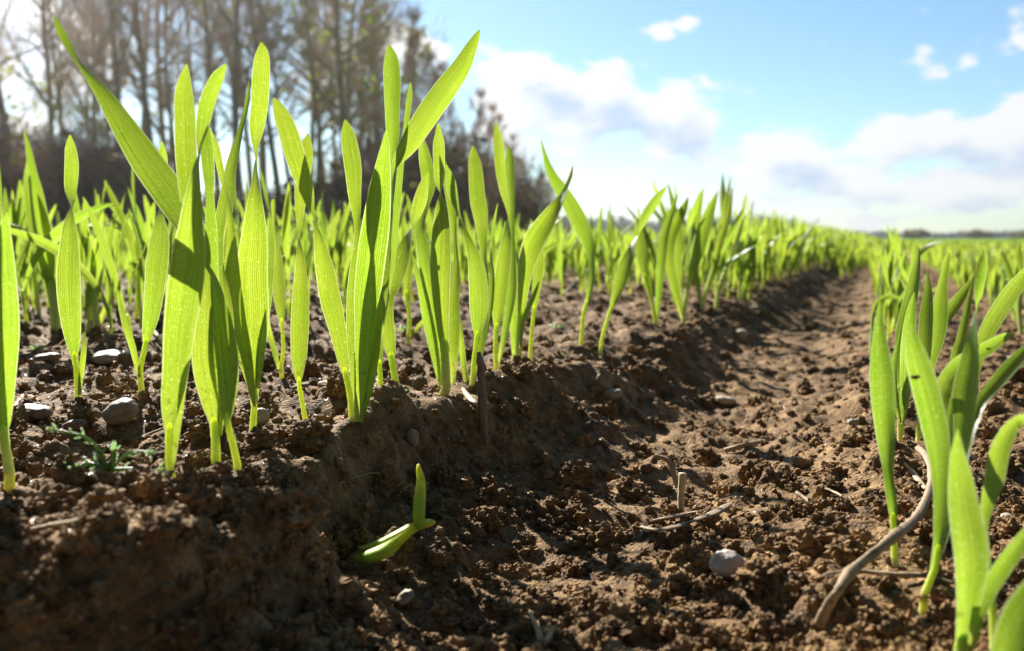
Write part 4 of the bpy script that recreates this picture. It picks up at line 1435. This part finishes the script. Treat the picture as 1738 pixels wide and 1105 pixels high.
def stick(name, label, cat, pts, mat, group=None, sides=9, flat=1.0, lift=0.0, depth_of=None, ridges=.06):
    """pts: (photo x, photo y, width in pixels, height above the soil in millimetres)"""
    P, rad = [], []
    for (px, py, w, up) in pts:
        if depth_of:
            D = hit(*depth_of)[1] + up * .001
            p = at(px, py, D)
        else:
            p, D = hit(px, py, True)
            D -= .0012 + up * .001 / .16 * .35
            p = at(px, py, D) + (0, 0, lift)
        P.append(p)
        rad.append(w * D / FPX / 2)
    P, rad = np.array(P), np.array(rad)
    n = len(P)
    t = np.linspace(0, n - 1, max(2, (n - 1) * 7 + 1))
    C = catmull(np.column_stack((P, rad)), t)
    k = rng.random(len(t))
    C[:, 3] = np.maximum(C[:, 3], .00008) * (1 + .26 * (k - .5))
    o0 = C[0, :3].copy()
    ac = Acc()
    tube(ac, C[:, :3] - o0, C[:, 3], sides, 0, 1, True, flat, ridges)
    o = ac.build(name, mat)
    o.location = o0
    tag(o, label, cat, group)
    return o


stick('dead_stalk', 'curved grey-brown dead stalk arching over the soil at the lower right', 'stalk',
      [(1390, 1060, 18.5, 1), (1404, 1030, 17.6, 3), (1424, 1000, 16.0, 6), (1440, 975, 18.5, 8), (1462, 955, 16.0, 9), (1500, 925, 16.8, 9), (1524, 905, 18.5, 9), (1543, 890, 15.1, 9), (1560, 872, 16.0, 9), (1573, 845, 12.6, 9), (1581, 815, 12.6, 9), (1578, 790, 10.9, 8), (1570, 772, 12.6, 7), (1558, 761, 10.9, 5)], M_TWIGL, sides=16, ridges=.06)
stick('broken_stub', 'upright brown rotten stub sticking out of the bed edge', 'stub',
      [(812, 597, 6, 0), (814, 612, 11, 0), (817, 650, 14, 0), (819, 700, 16, 0), (822, 740, 11, 0), (825, 790, 9, -2), (826, 835, 7, -4)], M_ROT, sides=10, ridges=.12, depth_of=(822, 726))
S = 'bits of straw on the furrow floor'
stick('straw', 'bleached upright straw stub in the middle of the furrow', 'straw', [(1155, 872, 12, 0), (1156, 840, 11, 0), (1159, 803, 13, 0)], M_PALE, S, depth_of=(1155, 868))
stick('straw', 'dark bent straw leaning on the bleached stub', 'straw', [(1150, 828, 8, 0), (1143, 802, 9, 1), (1134, 782, 9, 2), (1112, 774, 8, 4)], M_TWIGL, S, depth_of=(1152, 850))
stick('straw', 'tan straw lying across the bright furrow side', 'straw', [(1230, 765, 9, 1), (1262, 756, 9, 1), (1296, 749, 7, 1)], M_STRAW, S)
stick('straw', 'thin straw sliver slanting down right of the furrow middle', 'straw', [(1352, 836, 7, 1), (1380, 856, 7, 1), (1410, 879, 5, 1)], M_TWIGL, S)
stick('straw', 'short pale straw chip near the tip of the curved stalk', 'straw', [(1534, 786, 11, 1), (1552, 806, 13, 2), (1572, 831, 8, 1)], M_PALE, S, flat=.5)
stick('straw', 'little cream straw fleck on the right of the furrow', 'straw', [(1402, 829, 8, 1), (1418, 836, 8, 1), (1430, 842, 4, 1)], M_PALE, S, flat=.5)
stick('straw', 'long dry straw lying behind the thick pointed blade', 'straw', [(1400, 978, 12, 1), (1450, 969, 8, 1), (1520, 975, 9, 2), (1570, 977, 9, 2), (1620, 990, 6, 1)], M_TWIGL, S)
stick('straw', 'tan straw on the bed at the far left of the bright crumbs', 'straw', [(52, 900, 9, 1), (90, 892, 10, 2), (135, 884, 10, 2)], M_STRAW, S)
stick('straw', 'Y-shaped pale straw end at the bottom of the photo', 'straw', [(900, 1040, 7, 2), (912, 1068, 9, 3), (922, 1092, 11, 3), (940, 1066, 8, 3), (944, 1060, 5, 3)], M_STRAW, S)
stick('root', 'buried root stick running left from the central clump', 'root', [(484, 665, 5, 1), (510, 655, 6, 1), (545, 652, 10, 1), (580, 646, 12, 1)], M_TWIGL)
stick('twig', 'short brown twig on the soil behind the hooked leaf', 'twig', [(955, 502, 7, 1), (972, 484, 7, 2), (985, 472, 7, 3), (1000, 458, 9, 4)], M_TWIGL)
stick('twig', 'thin brown twig in the second row right of the V-shaped seedling', 'twig', [(282, 592, 6, 1), (268, 572, 6, 1), (256, 552, 5, 2)], M_TWIGL)
stick('twig', 'fine twig lying over crumbs right of the feathery weed', 'twig', [(200, 756, 4, 1), (240, 742, 5, 1), (275, 728, 4, 1)], M_STRAW)
stick('root_hair', 'hair-thin root trailing across the dark bed wall', 'root', [(575, 820, 2.5, 0), (610, 808, 2.5, 1), (640, 803, 2.5, 1), (675, 818, 2.5, 1), (702, 832, 2.2, 1)], M_STRAW, sides=5)
stick('root_hair', 'thin curled root over the crumbs at the lower right', 'root', [(1540, 1050, 3, 1), (1552, 1016, 4, 2), (1580, 1014, 4, 2), (1605, 1020, 3, 1)], M_RED, sides=5)
stick('husk', 'rust-red husk fragment at far left of the bed', 'husk', [(24, 690, 5, 2), (38, 672, 9, 2), (46, 672, 11, 2), (60, 674, 5, 2)], M_RED, flat=.5)
stick('dead_leaf', 'dry folded leaf lying above the bluish pebble', 'dead leaf', [(1090, 894, 12, 5), (1120, 899, 16, 5), (1160, 890, 17, 5), (1182, 882, 12, 6), (1210, 872, 19, 7), (1236, 857, 12, 8), (1243, 853, 3, 8)], M_TWIGL, flat=.35)
stick('dead_leaf', 'purplish dry sliver on top of the folded leaf', 'dead leaf', [(1094, 886, 7, 6), (1130, 880, 13, 7), (1165, 872, 10, 8), (1190, 868, 7, 8)], M_ROT, flat=.5)
stick('pale_fragment', 'cream shell-like fragment beside the brown stub', 'fragment', [(786, 660, 7, 2), (796, 674, 12, 2), (806, 684, 12, 2), (810, 690, 5, 2)], M_PALE, flat=.5)


# the feathery weed, the tiny cotyledon weed and the bent shoot
def leaflet(ac, px, py, qx, qy, w, D, seed, origin):
    pts = [(px, py, w * .25), ((px * 2 + qx) / 3, (py * 2 + qy) / 3, w * .85), ((px + qx * 2) / 3, (py + qy * 2) / 3, w), (px * .1 + qx * .9, py * .1 + qy * .9, w * .7), (qx, qy, w * .15)]
    a, _, _, _ = blade(pts, D, random.uniform(-.004, .003), 0, origin, seed)
    F = np.concatenate(a.F[4])
    U = np.concatenate(a.U)
    U[:, 1] = U[:, 1] * .5 + .4
    ac.add(np.concatenate(a.V), F, U)


def weed():
    p, D = hit(185, 800)
    D -= .012
    p = at(185, 798, D)
    r = empty('feathery_weed', p)
    tag(r, 'small feathery green weed sprawling on the soil between the two front left seedlings', 'weed')
    stems = [[(183, 798), (172, 772), (158, 752), (140, 740), (122, 735), (95, 730)], [(183, 798), (165, 790), (148, 786), (132, 792), (120, 794)], [(183, 798), (200, 784), (214, 772), (228, 766), (250, 767)],
             [(183, 798), (210, 796), (232, 796), (250, 800), (268, 798)], [(183, 798), (190, 780), (192, 764)]]
    for si, s in enumerate(stems):
        ac = Acc()
        C = np.array([at(x, y, D - .004 * k / len(s)) - p for k, (x, y) in enumerate(s)])
        t = np.linspace(0, len(s) - 1, len(s) * 5)
        tube(ac, catmull(C, t), np.linspace(.00055, .00025, len(t)), 6, .5, 1)
        ac.build('stem', M_WEED, r)
        for k in range(1, len(s)):
            x, y = s[k]
            dx, dy = s[k][0] - s[k - 1][0], s[k][1] - s[k - 1][1]
            L = math.hypot(dx, dy)
            dx, dy = dx / L, dy / L
            for sgn in (-1, 1):
                if random.random() < .3:
                    continue
                la = Acc()
                ln = random.uniform(9, 18)
                leaflet(la, x - dx * 3, y - dy * 3, x + (dx * .7 - sgn * dy * .8) * ln, y + (dy * .7 + sgn * dx * .8) * ln, random.uniform(3.5, 6), D - .004 * k / len(s), si * 20 + k * 2 + sgn, p)
                la.build('leaflet', M_WEED, r)
        x, y = s[-1]
        la = Acc()
        leaflet(la, x - dx * 4, y - dy * 4, x + dx * 17, y + dy * 17, 9, D - .004, si + 77, p)
        la.build('leaflet', M_WEED, r)


weed()


def cotyledon(bx, by, parts, label):
    p, D = hit(bx, by)
    r = empty('tiny_weed', p)
    tag(r, label, 'weed')
    ac = Acc()
    jx, jy = parts[0][0], parts[0][1]
    tube(ac, np.array([at(bx, by + 3, D) - p, at((bx + jx) / 2 - 1, (by + jy) / 2, D) - p, at(jx, jy, D) - p]), .0004, 6)
    ac.build('stem', M_RED, r)
    for k, (x, y, qx, qy, w) in enumerate(parts):
        la = Acc()
        leaflet(la, x, y, qx, qy, w, D, k + 5, p)
        la.build('leaf', M_WEED, r)


cotyledon(668, 690, [(668, 668, 648, 672, 12), (668, 668, 684, 656, 10), (670, 664, 692, 662, 6)], 'tiny two-leaved weed on a red stem at the foot of the clump')
cotyledon(693, 578, [(691, 560, 674, 558, 9), (691, 560, 680, 552, 6)], 'tiny bluish weed leaf beside the small gap seedling')
cotyledon(1040, 914, [(1038, 908, 1012, 912, 9), (1040, 908, 1058, 904, 7)], 'tiny bluish-green weed in the furrow left of the dry folded leaf')
cotyledon(945, 562, [(946, 556, 956, 552, 8), (944, 556, 934, 550, 7)], 'tiny green weed on the sunny bed behind the hooked leaf')
cotyledon(62, 598, [(62, 592, 50, 588, 8), (62, 592, 76, 588, 8)], 'tiny pale weed at left behind the reddish pebble')


def bent_shoot():
    p, D = hit(665, 950)
    D -= .006
    p = at(665, 945, D)
    r = empty('bent_shoot', p)
    tag(r, 'thick green shoot snapped over on the dark bed wall with a yellow tip pointing up', 'shoot')
    def tb(name, pts, flat=.6, dz=0.0):
        ac = Acc()
        C = np.array([[*at(x, y, D + dz + d) - p, w * D / FPX / 2] for x, y, w, d in pts])
        t = np.linspace(0, len(pts) - 1, len(pts) * 7)
        C = catmull(C, t)
        tube(ac, C[:, :3], np.maximum(C[:, 3], .0002), 14, .25, .9, True, flat)
        return ac.build(name, M_SHOOT, r)
    tb('stalk', [(606, 948, 18, .004), (628, 944, 36, .001), (655, 934, 42, 0), (676, 916, 36, 0), (696, 900, 28, 0), (716, 890, 24, 0), (730, 887, 20, .001), (737, 886, 8, .002)])
    tb('folded_leaf', [(610, 930, 8, -.004), (640, 922, 22, -.006), (668, 908, 22, -.006), (692, 894, 14, -.005), (702, 888, 4, -.003)], .35)
    tb('spike', [(712, 896, 20, .001), (711, 870, 21, 0), (713, 840, 20, .001), (714, 815, 15, .002), (711, 798, 10, .003), (710, 789, 6, .004)], .8, -.002)


bent_shoot()


# ------------------------------------------------------------------ the hazy air that veils the wood against the sun
def haze():
    m, N, out = material('hazy air')
    v = N.n('ShaderNodeVolumePrincipled')
    v.inputs['Color'].default_value = (.97, .97, 1.0, 1)
    v.inputs['Density'].default_value = HAZE
    v.inputs['Anisotropy'].default_value = .82
    N.t.links.new(v.outputs[0], out.inputs['Volume'])
    x0, x1, y0, y1, z0, z1 = -5500, 5500, -4, 1010, -1.2, 24
    V = [(x, y, z) for x in (x0, x1) for y in (y0, y1) for z in (z0, z1)]
    F = [(0, 1, 3, 2), (4, 6, 7, 5), (0, 4, 5, 1), (2, 3, 7, 6), (0, 2, 6, 4), (1, 5, 7, 3)]
    o = mesh_np('haze', V, np.array(F), m, None, False)
    tag(o, None, None, None, 'stuff')


HAZE = .0006
haze()
